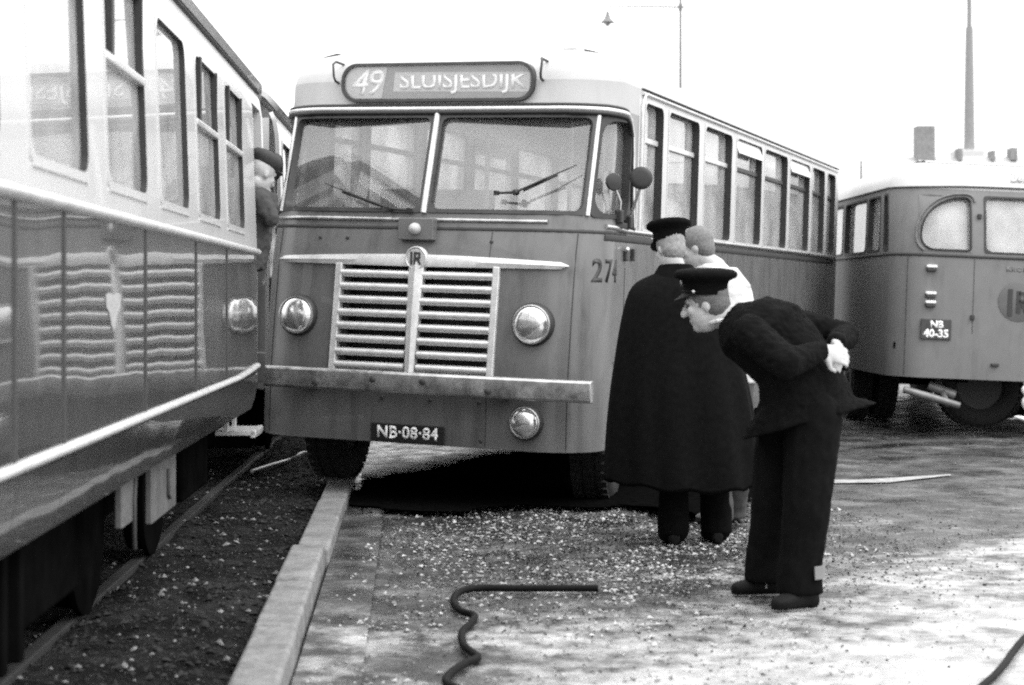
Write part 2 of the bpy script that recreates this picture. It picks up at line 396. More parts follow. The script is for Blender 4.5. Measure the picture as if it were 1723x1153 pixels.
# ================================================================== the setting
def ground_mat(name, lo, hi, wet=0.0, dirt_scale=1.2, speck=0.0, bumpd=0.01, dry_rough=.75):
    m = bpy.data.materials.new(name); m.use_nodes = True
    n, l = m.node_tree.nodes, m.node_tree.links; b = n['Principled BSDF']
    tc = n.new('ShaderNodeTexCoord')
    def nz(scale, det=8, rough=.62, sx=1, sy=1):
        mp = n.new('ShaderNodeMapping'); mp.inputs['Scale'].default_value = (sx, sy, 1); l.new(tc.outputs['Object'], mp.inputs[0])
        t = n.new('ShaderNodeTexNoise'); t.inputs['Scale'].default_value = scale; t.inputs['Detail'].default_value = det; t.inputs['Roughness'].default_value = rough
        l.new(mp.outputs[0], t.inputs[0]); return t.outputs['Fac']
    def rng_(src, a, b_, c, d_):
        r = n.new('ShaderNodeMapRange'); r.inputs[1].default_value = a; r.inputs[2].default_value = b_; r.inputs[3].default_value = c; r.inputs[4].default_value = d_
        l.new(src, r.inputs[0]); return r.outputs[0]
    def mth(op, a, b_):
        q = n.new('ShaderNodeMath'); q.operation = op
        for i, z in enumerate((a, b_)):
            if isinstance(z, (int, float)): q.inputs[i].default_value = z
            else: l.new(z, q.inputs[i])
        return q.outputs[0]
    big = nz(dirt_scale); fine = nz(26, 6, .7); grit = nz(120, 3, .6)
    c = mth('MULTIPLY', rng_(big, .40, .62, lo, hi), rng_(nz(4.5, 8, .66), .36, .62, .30, 1.6))
    c = mth('MULTIPLY', c, rng_(fine, .3, .7, .6, 1.45))
    if speck: c = mth('ADD', c, mth('MULTIPLY', rng_(grit, .60, .68, 0, speck), rng_(fine, .45, .6, 0, 1)))
    if wet <= 0: l.new(c, b.inputs['Base Color'])
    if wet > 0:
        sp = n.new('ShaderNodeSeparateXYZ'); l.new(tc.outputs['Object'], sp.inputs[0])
        # sky glare painted as paler colour to the right and foreground; darker road round the crash
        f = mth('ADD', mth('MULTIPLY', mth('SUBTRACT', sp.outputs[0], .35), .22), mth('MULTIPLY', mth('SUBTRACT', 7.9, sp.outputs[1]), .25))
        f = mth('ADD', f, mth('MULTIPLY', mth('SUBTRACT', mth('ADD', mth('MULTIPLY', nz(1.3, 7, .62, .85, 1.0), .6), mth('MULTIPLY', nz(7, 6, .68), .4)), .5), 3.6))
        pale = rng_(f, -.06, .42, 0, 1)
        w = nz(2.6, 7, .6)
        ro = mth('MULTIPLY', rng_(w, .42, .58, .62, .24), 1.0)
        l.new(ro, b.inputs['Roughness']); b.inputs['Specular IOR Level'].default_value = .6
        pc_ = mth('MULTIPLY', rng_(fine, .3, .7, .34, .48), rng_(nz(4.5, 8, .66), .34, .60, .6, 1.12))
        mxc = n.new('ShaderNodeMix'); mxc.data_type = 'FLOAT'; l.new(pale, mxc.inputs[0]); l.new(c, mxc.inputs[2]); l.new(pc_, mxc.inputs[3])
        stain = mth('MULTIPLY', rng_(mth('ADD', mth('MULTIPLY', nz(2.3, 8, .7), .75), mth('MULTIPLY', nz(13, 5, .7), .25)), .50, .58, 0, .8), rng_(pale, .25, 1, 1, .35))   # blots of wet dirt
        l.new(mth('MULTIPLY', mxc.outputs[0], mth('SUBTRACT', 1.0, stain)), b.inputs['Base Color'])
        hgt = mth('MULTIPLY', mth('ADD', mth('MULTIPLY', fine, .7), mth('MULTIPLY', grit, .3)), rng_(w, .42, .58, 1.0, .35))
    else:
        b.inputs['Roughness'].default_value = .9; b.inputs['Specular IOR Level'].default_value = .08
        hgt = mth('ADD', mth('MULTIPLY', fine, .7), mth('MULTIPLY', grit, .3))
    bp = n.new('ShaderNodeBump'); bp.inputs['Strength'].default_value = 1; bp.inputs['Distance'].default_value = bumpd
    l.new(hgt, bp.inputs['Height']); l.new(bp.outputs[0], b.inputs['Normal'])
    return m
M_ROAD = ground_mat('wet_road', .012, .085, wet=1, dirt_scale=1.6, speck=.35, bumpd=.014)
M_GUT = ground_mat('gutter_concrete', .035, .12, wet=0, dirt_scale=2.2, speck=.2, bumpd=.006)
M_BALLAST = ground_mat('ballast_earth', .005, .022, wet=0, dirt_scale=2, speck=.22, bumpd=.03)
M_FIELD = ground_mat('far_ground', .10, .2, wet=0, dirt_scale=.3, bumpd=.01)

def kx(Y): return -.865 - .058 * (Y - 5.86)              # centre line of the kerb
def sheet(name, x0, x1, y0, y1, nx, ny, zf, m, xf=None):
    mb = MB()
    for j in range(ny + 1):
        Y = y0 + (y1 - y0) * j / ny
        for i in range(nx + 1):
            a = i / nx
            X = (x0 + (x1 - x0) * a) if xf is None else xf(a, Y)
            mb.v.append((X, Y, zf(X, Y)))
    for j in range(ny):
        for i in range(nx): mb.f.append((j * (nx + 1) + i, j * (nx + 1) + i + 1, (j + 1) * (nx + 1) + i + 1, (j + 1) * (nx + 1) + i))
    o = mb.build(name, m, smooth=60, fix=False); return tag(o, kind='structure')
ground = sheet('ground', -900, 900, -200, 1800, 4, 4, lambda x, y: -.06, M_FIELD)
road = sheet('road', 0, 0, -4, 90, 90, 300, lambda x, y: .012 * noise.noise(Vector((x * .7, y * .7, 3))) - .006 * (1 + noise.noise(Vector((x * 2.2, y * 2.2, 1)))), M_ROAD,
             xf=lambda a, Y: kx(Y) + .09 + (45 - kx(Y)) * a ** 2.2)
gutter = sheet('gutter', 0, 0, -4, 40, 3, 180, lambda x, y: .020 + .003 * noise.noise(Vector((x * 3, y * 2, 0))), M_ROAD, xf=lambda a, Y: kx(Y) + .09 + .25 * a)
def bz(x, y):
    k = kx(y) - .1
    z = .045 + .030 * noise.noise(Vector((x * 1.6, y * 1.6, 0))) + .020 * noise.noise(Vector((x * 6, y * 6, 4)))
    return z - .03 * max(0, 1 - abs(x - k) / .15)
ballast = sheet('ballast_bed', 0, 0, -4, 40, 90, 420, bz, M_BALLAST, xf=lambda a, Y: kx(Y) - .09 - 9 * a ** 1.7)

# kerb stones, one by one
kerb = tag(empty('kerb', (0, 0, 0)), kind='structure')
J = [-3.2, -2.0, -.9, .3, 1.4, 2.5, 3.65, 4.75, 5.8, 6.85, 7.95, 9.08, 10.2, 11.3, 12.4, 13.5, 14.6, 15.7, 16.8, 17.9, 19, 20.1]
for i, (a, b) in enumerate(zip(J, J[1:])):
    a += .006; b -= .006; mid = (a + b) / 2
    near = b < 9.2
    dz = (.020 if near else 0) + random.uniform(-.004, .004); dx = (-.018 if near else 0) + random.uniform(-.005, .005); hw_ = .094
    P = []
    for z, e in ((-.12, 0), (.095 + dz, -.006)):
        P += [Vector((kx(a) + dx - hw_ - e, a, z)), Vector((kx(a) + dx + hw_ + e, a, z)), Vector((kx(b) + dx + hw_ + e, b, z)), Vector((kx(b) + dx - hw_ - e, b, z))]
    mb = MB(); mb.hexa(P); o = mb.build('kerb_stone', M_KERB, kerb, smooth=35, bevel=.018)
    o.modifiers['bevel'].segments = 3

# loose stones: one mesh per kind of scatter
def scatter(name, pts, sizes, m, flat=.6, label=None, kind='stuff', seed=1, sides=8):
    g = np.random.default_rng(seed); n = len(pts)
    base = np.array([(1, 0, 0), (-.5, .87, 0), (-.5, -.87, 0), (.2, .1, 1), (-.1, -.1, -1)], float) if sides == 6 else np.array([(1, 0, 0), (0, 1, 0), (-1, 0, 0), (0, -1, 0), (0, 0, 1), (0, 0, -1)], float)
    tri = np.array([(0, 1, 3), (1, 2, 3), (2, 0, 3), (1, 0, 4), (2, 1, 4), (0, 2, 4)]) if sides == 6 else np.array([(0, 1, 4), (1, 2, 4), (2, 3, 4), (3, 0, 4), (1, 0, 5), (2, 1, 5), (3, 2, 5), (0, 3, 5)])
    k = len(base)
    V = base[None] * g.uniform(.55, 1.2, (n, k, 1)) * np.asarray(sizes)[:, None, None]
    V[:, :, 2] *= flat
    a = g.uniform(0, 2 * PI, n); ca, sa = np.cos(a)[:, None], np.sin(a)[:, None]
    tl = g.normal(0, .3, n)[:, None]
    x, y, z = V[:, :, 0], V[:, :, 1], V[:, :, 2]
    z = z + x * tl
    W = np.stack([x * ca - y * sa, x * sa + y * ca, z], -1) + np.asarray(pts)[:, None, :]
    Fs = (tri[None] + (np.arange(n) * k)[:, None, None]).reshape(-1, 3)
    me = bpy.data.meshes.new(name); me.from_pydata(W.reshape(-1, 3).tolist(), [], Fs.tolist()); me.update()
    o = link(name, me, m, None, smooth=0); tag(o, label, None, None, kind); return o
M_STONE = mat('ballast_stone', .026, .85, var=.6, scale=9, spec=.1)
M_STONEP = mat('pale_stone', .16, .6, var=.4, scale=9)
M_GLASSBIT = mat('glass_crumb', .30, .2, var=.8, scale=9, coat=.4)
M_GRIT = mat('road_grit', .16, .6, var=.6, scale=14)
pts, sz = [], []
while len(pts) < 11000:
    Y = 4.6 + 14 * random.random() ** 1.5; X = kx(Y) - .11 - 2.6 * random.random() ** 1.2
    s_ = .006 + .02 * random.random() ** 3; pts.append((X, Y, bz(X, Y) + s_ * .25)); sz.append(s_)
scatter('ballast_stones', pts, sz, M_STONE, .7, 'dark gravel lying between the tram and the kerb', seed=3)
pts, sz = [], []
for i in range(700):
    Y = 4.8 + 9 * random.random() ** 1.3; X = kx(Y) - .12 - 1.0 * random.random()
    s_ = .004 + .022 * random.random() ** 4; pts.append((X, Y, bz(X, Y) + s_ * .3)); sz.append(s_)
scatter('pale_rubble', pts, sz, M_STONEP, .7, 'pale stone crumbs scattered over the dark gravel beside the kerb', seed=5)
def rz(x, y): return .012 * noise.noise(Vector((x * .7, y * .7, 3))) - .006 * (1 + noise.noise(Vector((x * 2.2, y * 2.2, 1))))
pts, sz = [], []
while len(pts) < 9500:                                  # shattered window glass in front of the bus, around the men's feet
    X, Y = (random.gauss(.65, .60), random.gauss(9.9, 1.0)) if random.random() < .5 else (random.uniform(-.8, 2.2), 5.2 + 8 * random.random() ** 1.3)
    if Y < 5.2 or X < kx(Y) + .12 or (X > 1.2 + .3 * random.random() and Y < 8.6): continue
    if noise.noise(Vector((X * 1.3, Y * 1.1, 7))) + .6 * noise.noise(Vector((X * 4, Y * 4, 2))) < random.uniform(-.45, .25): continue
    s_ = .0035 + .017 * random.random() ** 4; pts.append((X, Y, max(rz(X, Y), 0) + s_ * .2 + (.02 if X < kx(Y) + .345 else 0))); sz.append(s_)
scatter('broken_glass', pts, sz, M_GLASSBIT, .5, 'glittering crumbs of broken glass strewn over the road round the men', seed=8, sides=6)
pts, sz = [], []
for i in range(9000):
    Y = 5.0 + 13 * random.random() ** 1.6; X = kx(Y) + .12 + 7 * random.random() ** 1.8
    if X > 1.25 and Y < 9 and random.random() < .8: continue
    s_ = .003 + .008 * random.random() ** 3; pts.append((X, Y, max(rz(X, Y), .0) + s_ * .2 + (.014 if X < kx(Y) + .33 else 0))); sz.append(s_)
scatter('road_grit', pts, sz, M_GRIT, .6, 'fine grit lying on the wet road surface', seed=9)

M_DGRIT = mat('dark_grit', .01, .9, var=.5, scale=30, spec=.05)
pts, sz = [], []
while len(pts) < 9000:
    X, Y = random.gauss(.75, .9), random.gauss(9.9, 1.3)
    if Y < 6 or X < kx(Y) + .4: continue
    s_ = .004 + .007 * random.random() ** 2; pts.append((X, Y, max(rz(X, Y), 0) + s_ * .15)); sz.append(s_)
scatter('dark_grit', pts, sz, M_DGRIT, .35, 'dark grit mixed with the broken glass on the road', seed=15)
# dark earth under the bus front; its near-black colour also paints the shade there
M_EARTH_SHADE = mat('dark_earth_shade', .004, .95, var=.5, scale=20, bump=.01, bscale=60, spec=.0)
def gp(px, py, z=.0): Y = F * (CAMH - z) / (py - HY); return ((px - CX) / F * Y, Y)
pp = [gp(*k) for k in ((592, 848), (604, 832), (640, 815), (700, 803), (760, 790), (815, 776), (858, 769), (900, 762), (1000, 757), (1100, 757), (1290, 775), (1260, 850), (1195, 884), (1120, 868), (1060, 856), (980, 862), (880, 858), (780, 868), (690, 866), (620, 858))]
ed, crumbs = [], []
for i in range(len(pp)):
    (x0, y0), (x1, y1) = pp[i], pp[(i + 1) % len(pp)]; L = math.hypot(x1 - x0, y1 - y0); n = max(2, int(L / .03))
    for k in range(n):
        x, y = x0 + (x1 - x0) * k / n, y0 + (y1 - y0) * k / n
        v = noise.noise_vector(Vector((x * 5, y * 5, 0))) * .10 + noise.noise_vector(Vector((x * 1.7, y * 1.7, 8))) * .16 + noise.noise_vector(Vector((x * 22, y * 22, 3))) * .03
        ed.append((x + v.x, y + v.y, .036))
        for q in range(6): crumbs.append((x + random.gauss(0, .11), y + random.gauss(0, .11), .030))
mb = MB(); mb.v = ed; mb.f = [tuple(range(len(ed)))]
o = mb.build('earth_shade_patch', M_EARTH_SHADE, None, smooth=0, fix=False); tag(o, 'dark earth and painted shade on the road under the front of the bus', kind='stuff')
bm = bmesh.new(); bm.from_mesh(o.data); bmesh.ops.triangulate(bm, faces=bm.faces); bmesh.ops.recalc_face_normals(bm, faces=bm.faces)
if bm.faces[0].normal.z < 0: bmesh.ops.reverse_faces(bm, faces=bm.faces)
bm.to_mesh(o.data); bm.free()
scatter('earth_crumbs', crumbs, [.005 + .012 * random.random() ** 3 for _ in crumbs], M_EARTH_SHADE, .6, 'crumbs of dark earth round the edge of the dark patch under the bus', seed=12)
# pale paving beyond the front wheel, between the track and the road
o = sheet('pavement', 0, 0, 13.3, 34, 6, 60, lambda x, y: .026 + .004 * noise.noise(Vector((x * 2, y * 2, 0))), ground_mat('pale_paving', .30, .5, dirt_scale=1.2, speck=.1, bumpd=.006), xf=lambda a, Y: kx(Y) + .13 + 2.4 * a)

# faded painted line far out on the road
mb = MB(); a, b = at(1385, 812, 13.2), at(1600, 803, 13.7)
a.z = b.z = 0
mb.add([Vector((a.x - .8, a.y - .22, .009)), Vector((a.x + .5, a.y - .05, .009)), Vector((b.x, b.y - .02, .009)), Vector((b.x, b.y + .03, .009)), Vector((a.x + .3, a.y + .12, .009)), Vector((a.x - .8, a.y + .06, .009))], [(0, 1, 2, 3, 4, 5)])
tag(mb.build('painted_line', mat('worn_line_paint', .32, .6, var=.5, scale=12), None, smooth=0, solid=.003), kind='structure')

# tram rails
rails = tag(empty('tram_track', (-1.1434, 0, 0), (0, 0, R(2.5))), kind='structure')
for x in (-.40, -1.84):
    mb = MB(); mb.box((x, 14, .055), (.06, 36, .04)); mb.box((x, 14, .01), (.02, 36, .08))
    mb.build('rail', M_RAIL, rails, smooth=0, bevel=.006)

# ================================================================== tram on the left
tram = tag(empty('tram', (-1.1434, 0, 0), (0, 0, R(2.5))), 'tram with pale upper side, dark glossy lower panels and light rails at the left edge', 'tram')
T0, T1 = -2.3, 11.72
TPX = [(.69, -.060), (.72, -.046), (.79, -.022), (.87, -.008), (.955, 0), (1.72, 0), (1.84, -.004), (2.62, -.03), (2.74, -.05), (2.80, -.075)]
def TP(s, w, off=0): return Vector((ramp(TPX, w) + off, s, w))
def tshell(s0, s1, ws, holes, n=1, fn=TP):
    S = sorted(set([s0, s1] + [s0 + (s1 - s0) * k / n for k in range(n)] + [h[i] for h in holes for i in (0, 1) if s0 < h[i] < s1]))
    W = sorted(set(list(ws) + [h[i] for h in holes for i in (2, 3)])); W = [w for w in W if ws[0] <= w <= ws[-1]]
    mb = MB(); idx = {}
    def vi(i, j):
        if (i, j) not in idx: idx[(i, j)] = len(mb.v); mb.v.append(tuple(fn(S[i], W[j])))
        return idx[(i, j)]
    for i in range(len(S) - 1):
        for j in range(len(W) - 1):
            cs, cw = (S[i] + S[i + 1]) / 2, (W[j] + W[j + 1]) / 2
            if any(h[0] < cs < h[1] and h[2] < cw < h[3] for h in holes): continue
            mb.f.append((vi(i, j), vi(i + 1, j), vi(i + 1, j + 1), vi(i, j + 1)))
    return mb
DOOR = (10.97, 11.50)
twin = []
for k in range(-6, 5):
    e = 5.69 + 1.153 * k; twin.append((e - .83, e, 1.81, 2.61, k))
th = [t[:4] for t in twin]
tshell(T0, DOOR[0], [1.72, 1.84, 2.62, 2.70, 2.74, 2.80], th, 1).build('upper_side', M_TRAMW, tram, smooth=30, solid=.03)
tshell(DOOR[0], DOOR[1], [2.66, 2.70, 2.74, 2.80], [], 1).build('door_header', M_TRAMW, tram, smooth=30, solid=.03)
tshell(DOOR[1], DOOR[1] + .10, [1.72, 1.84, 2.62, 2.74, 2.80], [], 1).build('corner_post', M_TRAMW, tram, smooth=30, solid=.05)
tshell(DOOR[1], DOOR[1] + .10, [.80, .87, .955, 1.715], [], 1).build('lower_corner_post', M_TRAM, tram, smooth=30, solid=.05)
# lower panels between the seams, each a sheet of its own
seams = [-2.3, -.6, .9, 2.1, 3.3, 4.67, 5.29, 6.77, 8.19, 9.39, 10.97]
for a, b in zip(seams, seams[1:]):
    tshell(a + .004, b - .004, [.955, 1.1, 1.3, 1.5, 1.70], [], 3).build('side_panel', M_TRAM, tram, smooth=30, solid=.012)
    tshell(a + .004, b - .004, [.715, .745, .78, .82, .87, .91, .935], [], 3).build('skirt_panel', M_TRAM, tram, smooth=40, solid=.012)
tshell(T0, DOOR[0], [.76, .80, .87, .955, 1.72], [], 1, fn=lambda s, w: TP(s, w, -.014)).build('side_backing', M_SEAM, tram, smooth=0, solid=.01)
def bar_on(fn, pts, hh, pr, r=.35):
    """half round moulding along points (s, w): height hh, proud pr"""
    mb = MB(); n = 7
    for (s_, w_) in pts:
        for k in range(n):
            t = PI * k / (n - 1) - PI / 2
            mb.v.append(tuple(fn(s_, w_ + hh / 2 * math.sin(t), .001 + pr * math.cos(t))))
    for i in range(len(pts) - 1):
        for k in range(n - 1): mb.f.append((i * n + k, (i + 1) * n + k, (i + 1) * n + k + 1, i * n + k + 1))
    mb.f += [tuple(range(n)), tuple(range(len(pts) * n - 1, (len(pts) - 1) * n - 1, -1))]
    return mb
bar_on(TP, [(T0, 1.705), (DOOR[0], 1.705)], .042, .028).build('waist_rail', M_TRIM, tram, smooth=60)
bar_on(TP, [(T0, .953), (9.95, .953), (10.55, .968), (DOOR[0], .985)], .034, .024).build('lower_rail', M_TRIM, tram, smooth=60)
bar_on(TP, [(T0, 2.795), (T1 - .1, 2.795)], .024, .022).build('gutter_strip', M_DARK, tram, smooth=60)
for (a, b, c, e, k) in twin:
    w = two_tone(ring(TP, (a, b, c, e), .022, .07, .04, proud=.004, over=.006), M_TRAMW, M_RUBBER, 'window', tram)
    pane_mesh(TP, (a, b, c, e), -.022, 1, 1).build('pane', G_TRAM, w, smooth=0, solid=.004)
    MB().box((-.02, (a + b) / 2, c - .012), (.05, b - a - .05, .012)).build('sill', M_TRIM, w, smooth=0)
    if k in (1, 3, 4, -1, -3, -5):
        mb = MB(); mb.box((-.035, (a + b) / 2, 2.27), (.05, b - a - .02, .034)); mb.build('transom', M_TRAMW, w, smooth=0, bevel=.008)
        MB().box((-.03, a + .17, 2.44), (.03, .05, .32)).build('vent_post', M_RUBBER, w, smooth=0)
        MB().box((-.03, b - .05, 2.44), (.03, .02, .32)).build('vent_post', M_RUBBER, w, smooth=0)
# far side, ends, roof, floor
def TFP(s, w, off=0): p = TP(s, w); return Vector((-2.2 - p.x, s, w))
fw = tshell(T0, T1 - .2, [.72, .80, .955, 1.72, 2.62, 2.80], th, 1, fn=TFP); fw.build('far_side', M_TRAMW, tram, smooth=30, solid=-.03)
mb = MB()
pr = [(-.075 + .03, 2.80), (-.13, 2.90), (-.28, 2.99), (-.55, 3.06), (-1.1, 3.10), (-1.65, 3.06), (-1.92, 2.99), (-2.07, 2.90), (-2.155, 2.80)]
for s_, q in ((T0, 0), (T1 - .30, 0), (T1 - .10, .10), (T1, .22)):
    mb.v += [(x * (1 - q * .15) - 1.1 * q * .15, s_, 2.78 + (z - 2.80) * (1 - q * 1.2) + (.02 if q < .2 else -.05)) for x, z in pr]
n = len(pr)
for i in range(3):
    for k in range(n - 1): mb.f.append((i * n + k, (i + 1) * n + k, (i + 1) * n + k + 1, i * n + k + 1))
mb.build('roof', M_TRAMW, tram, smooth=50, solid=-.04)
MB().box((-1.1, (T0 + T1) / 2 - .1, .80), (2.0, T1 - T0 - .3, .08)).build('floor', M_UNDER, tram, smooth=0)
mb = MB(); mb.box((-1.1, T1 - .06, 1.25), (1.7, .05, .95)); mb.box((-1.1, T1 - .06, 2.72), (1.7, .05, .2)); mb.box((-.20, T1 - .07, 2.1), (.09, .06, 1.1)); mb.box((-2.0, T1 - .07, 2.1), (.09, .06, 1.1))
mb.build('end_wall', M_TRAM, tram, smooth=0, bevel=.01)
MB().box((-1.1, T1 - .07, 2.17), (1.7, .006, .9)).build('end_pane', G_TRAM, tram, smooth=0)
MB().box((-1.1, T0, 1.75), (2.0, .05, 2.0)).build('rear_wall', M_TRAMW, tram, smooth=0)
mb = MB(); mb.tube([(-.04, DOOR[1] - .05, 1.62), (-.02, DOOR[1] - .05, 1.68), (-.02, DOOR[1] - .05, 1.97), (-.04, DOOR[1] - .05, 2.03)], .014, 8)
mb.build('handrail', M_TRIM, tram, smooth=60)
mb = MB(); mb.box((-.14, (DOOR[0] + DOOR[1]) / 2, .55), (.26, .46, .03)); mb.box((-.03, (DOOR[0] + DOOR[1]) / 2, .545), (.03, .46, .05)); mb.box((-.2, DOOR[0] + .05, .68), (.03, .03, .25)); mb.box((-.2, DOOR[1] - .05, .68), (.03, .03, .25))
mb.build('door_step', M_TRIM, tram, smooth=0, bevel=.004)
for y0 in (1.0, 8.2):
    bo = MB(); bo.box((-.47, y0, .46), (.07, 2.4, .18)); bo.box((-1.75, y0, .46), (.07, 2.4, .18)); bo.box((-1.1, y0, .5), (1.2, .3, .2)); bo = bo.build('bogie', M_UNDER, tram, smooth=0, bevel=.01)
    for dy in (-.85, .85):
        for x in (-.40, -1.84):
            w = MB(); w.lathe([(.05, -.07), (.31, -.07), (.335, -.06), (.335, -.035), (.305, -.03), (.30, .055), (.05, .06)], (x, y0 + dy, .405), (-1 if x > -1 else 1, 0, 0), n=32)
            w.build('wheel', M_UNDER, bo, smooth=40)
for y0, y1 in ((-1.9, -.5), (2.6, 3.6), (3.75, 5.1), (5.2, 6.85), (9.7, 10.7)):
    MB().box((-1.1, (y0 + y1) / 2, .50), (1.65, y1 - y0, .47)).build('shade_block', M_UNDER, tram, smooth=0, bevel=.02)  # added dark blocks that shut out light and keep the underside black
for a in seams[1:-1]:                                   # dark cover strips over the joints between the panels
    mb = MB(); W_ = [.72, .75, .80, .835, .87, .91, .935]
    for seg in (W_, [.972, 1.2, 1.45, 1.682]):
        o_ = len(mb.v)
        for w_ in seg: mb.v += [tuple(TP(a - .016, w_, .001)), tuple(TP(a - .009, w_, .006)), tuple(TP(a + .009, w_, .006)), tuple(TP(a + .016, w_, .001))]
        for i in range(len(seg) - 1):
            for k in range(3): mb.f.append((o_ + 4 * i + k, o_ + 4 * i + k + 1, o_ + 4 * i + 5 + k, o_ + 4 * i + 4 + k))
    mb.build('joint_strip', M_SEAM, tram, smooth=30)
# hanging plates, brackets and guard board under the skirt
def hang(name, px0, px1, py0, py1, x, m, n=0):
    s0, s1 = 3316 / (735 - px0), 3316 / (735 - px1); w0 = CAMH - (py1 - HY) / F * s1; w1 = .80
    mb = MB(); mb.box((x, (s0 + s1) / 2, (w0 + w1) / 2), (.03, abs(s1 - s0), w1 - w0)); return mb.build(name, m, tram, smooth=0, bevel=.006)
M_HANG = mat('grey_hanging_plate', .11, .5, var=.3, scale=8, dirt=.4)
hang('hanging_plate', 243, 266, 800, 872, -.10, M_HANG)
hang('hanging_plate', 300, 337, 740, 850, -.13, M_HANG)
mb = MB(); mb.tube([(-.082, 7.02, .72), (-.08, 6.98, .60), (-.08, 6.98, .46), (-.082, 7.0, .40)], .010, 8); mb.build('handle_bar', M_DARK, tram, smooth=60)
mb = MB(); mb.tube([(-.11, 8.05, .62), (-.11, 8.05, .50), (-.11, 8.10, .48)], .010, 8); mb.build('handle_bar', M_DARK, tram, smooth=60)
for s_ in (4.72, 5.05, 5.25): MB().box((-.14, s_, .54), (.05, .05, .46)).build('bracket', M_UNDER, tram, smooth=0, bevel=.008)
MB().box((-.13, 3.9, .29), (.035, 1.75, .12)).build('guard_board', mat('guard_board_wood', .14, .7, var=.4, scale=8), tram, smooth=0, bevel=.006)
# painted shield with a pointed tail on the panel
mb = MB(); e0 = [(-.055, .07), (-.03, .085), (0, .075), (.03, .085), (.055, .07), (.05, 0), (.032, -.03), (.016, -.10), (0, -.145), (-.016, -.10), (-.032, -.03), (-.05, 0)]
sc_, wc_ = 6.09, 1.385
mb.v = [tuple(TP(sc_ + a * 2.6, wc_ + b * .60, .0015)) for a, b in e0] + [tuple(TP(sc_, wc_, .0015))]
mb.f = [(k, (k + 1) % 12, 12) for k in range(12)]
mb.build('emblem', mat('emblem_paint', .34, .5, var=.2, scale=30), tram, smooth=0, solid=-.0015)

# second car coupled behind, glimpsed in the gap between the tram's end and the bus
def copy_tree(o, parent=None):
    c = o.copy(); COL.objects.link(c); c.parent = parent
    for ch in list(o.children): copy_tree(ch, c)
    return c
car2 = copy_tree(tram); dv = Matrix.Rotation(R(2.5), 3, 'Z') @ Vector((0, 15.12, 0)); car2.location = tram.location + dv
tag(car2, 'second tram car coupled behind the first, glimpsed between its end and the bus', 'tram')
cp = MB(); cp.box((-1.1, 12.25, .62), (.12, 1.0, .14)); cp.box((-1.1, 12.25, .62), (.3, .25, .22)); cp.build('coupling', M_UNDER, tram, smooth=0, bevel=.02)

# ================================================================== bus 274 in the middle
BUSLOC = (-.7058, 11.521, .04)
bus = tag(empty('city_bus', BUSLOC, (0, R(1.8), R(-20.26))), 'grey and white city bus with barred grille and destination sign, front wheel on the kerb', 'bus')
FO = [(.4, 0), (.88, 0), (1.2, .03), (1.63, .08), (1.96, .16), (2.61, .35), (2.75, .38), (3.15, .40)]
B = Coach(1.25, .40, .45, 9.6, FO)
side_w = [(2.20, 2.70), (2.84, 3.77), (3.95, 4.91), (5.08, 6.12), (6.23, 7.31), (7.43, 8.49), (8.62, 9.38), (9.52, 10.06)]
WB, WT = 1.885, 2.80
wins = []
for g in (1, -1):
    for k, (a, b) in enumerate(side_w):
        wins.append((min(g * a, g * b), max(g * a, g * b), WB, WT, 'side', k))
    a, b = (.028, 1.125) if g > 0 else (-1.125, -.028)
    wins.append((a, b, 1.965, 2.625, 'screen', 0))
    a, b = (1.175, 1.80) if g > 0 else (-1.80, -1.175)
    wins.append((a, b, 1.955, 2.615, 'quarter', 0))
SE = B.s_end
rearw = [(SE - .95, SE - .05), (-SE + .05, -SE + .95)]
for a, b in rearw: wins.append((a, b, 1.95, 2.6, 'rear', 0))
holes = [w[:4] for w in wins]
grille_hole = (-.575, .575, .875, 1.585)
arch = []
VW = .98                                                # front axle behind the front
def s_of_v(v): return B.s_side0 + v - B.rc
for g in (1, -1):
    for v0, v1 in ((VW - .48, VW + .48), (6.55, 7.6)):
        a, b = sorted((g * s_of_v(v0), g * s_of_v(v1))); arch.append((a, b, .3, .98))
XW = (.48, .6, .74, .88, .98, 1.1, 1.2, 1.4, 1.63, 1.75)
B.shell(-SE, SE, .40, 1.86, [grille_hole] + arch, XW).build('lower_body', M_BUS, bus, smooth=40, solid=.03)
FS = 2.06
B.shell(-FS, FS, 1.86, 2.68, holes, (1.96, 2.1, 2.3, 2.5, 2.61)).build('front_surround', M_BUS, bus, smooth=40, solid=.04)
B.shell(-FS, FS, 2.68, 2.87, [], (2.75,)).build('roof_brow', M_ROOF, bus, smooth=40, solid=.04)
for s0, s1 in ((FS, SE), (-SE, -FS)):
    B.shell(s0, s1, 1.86, 2.87, holes, (2.3,)).build('window_band', M_CREAM, bus, smooth=40, solid=.045)
r_, t_ = B.roof(2.87, [(0, 0), (.012, .05), (.04, .10), (.09, .15), (.16, .195), (.24, .222), (.32, .24)]); r_.build('roof', M_ROOF, bus, smooth=50); t_.build('roof_top', M_ROOF, bus, smooth=0)
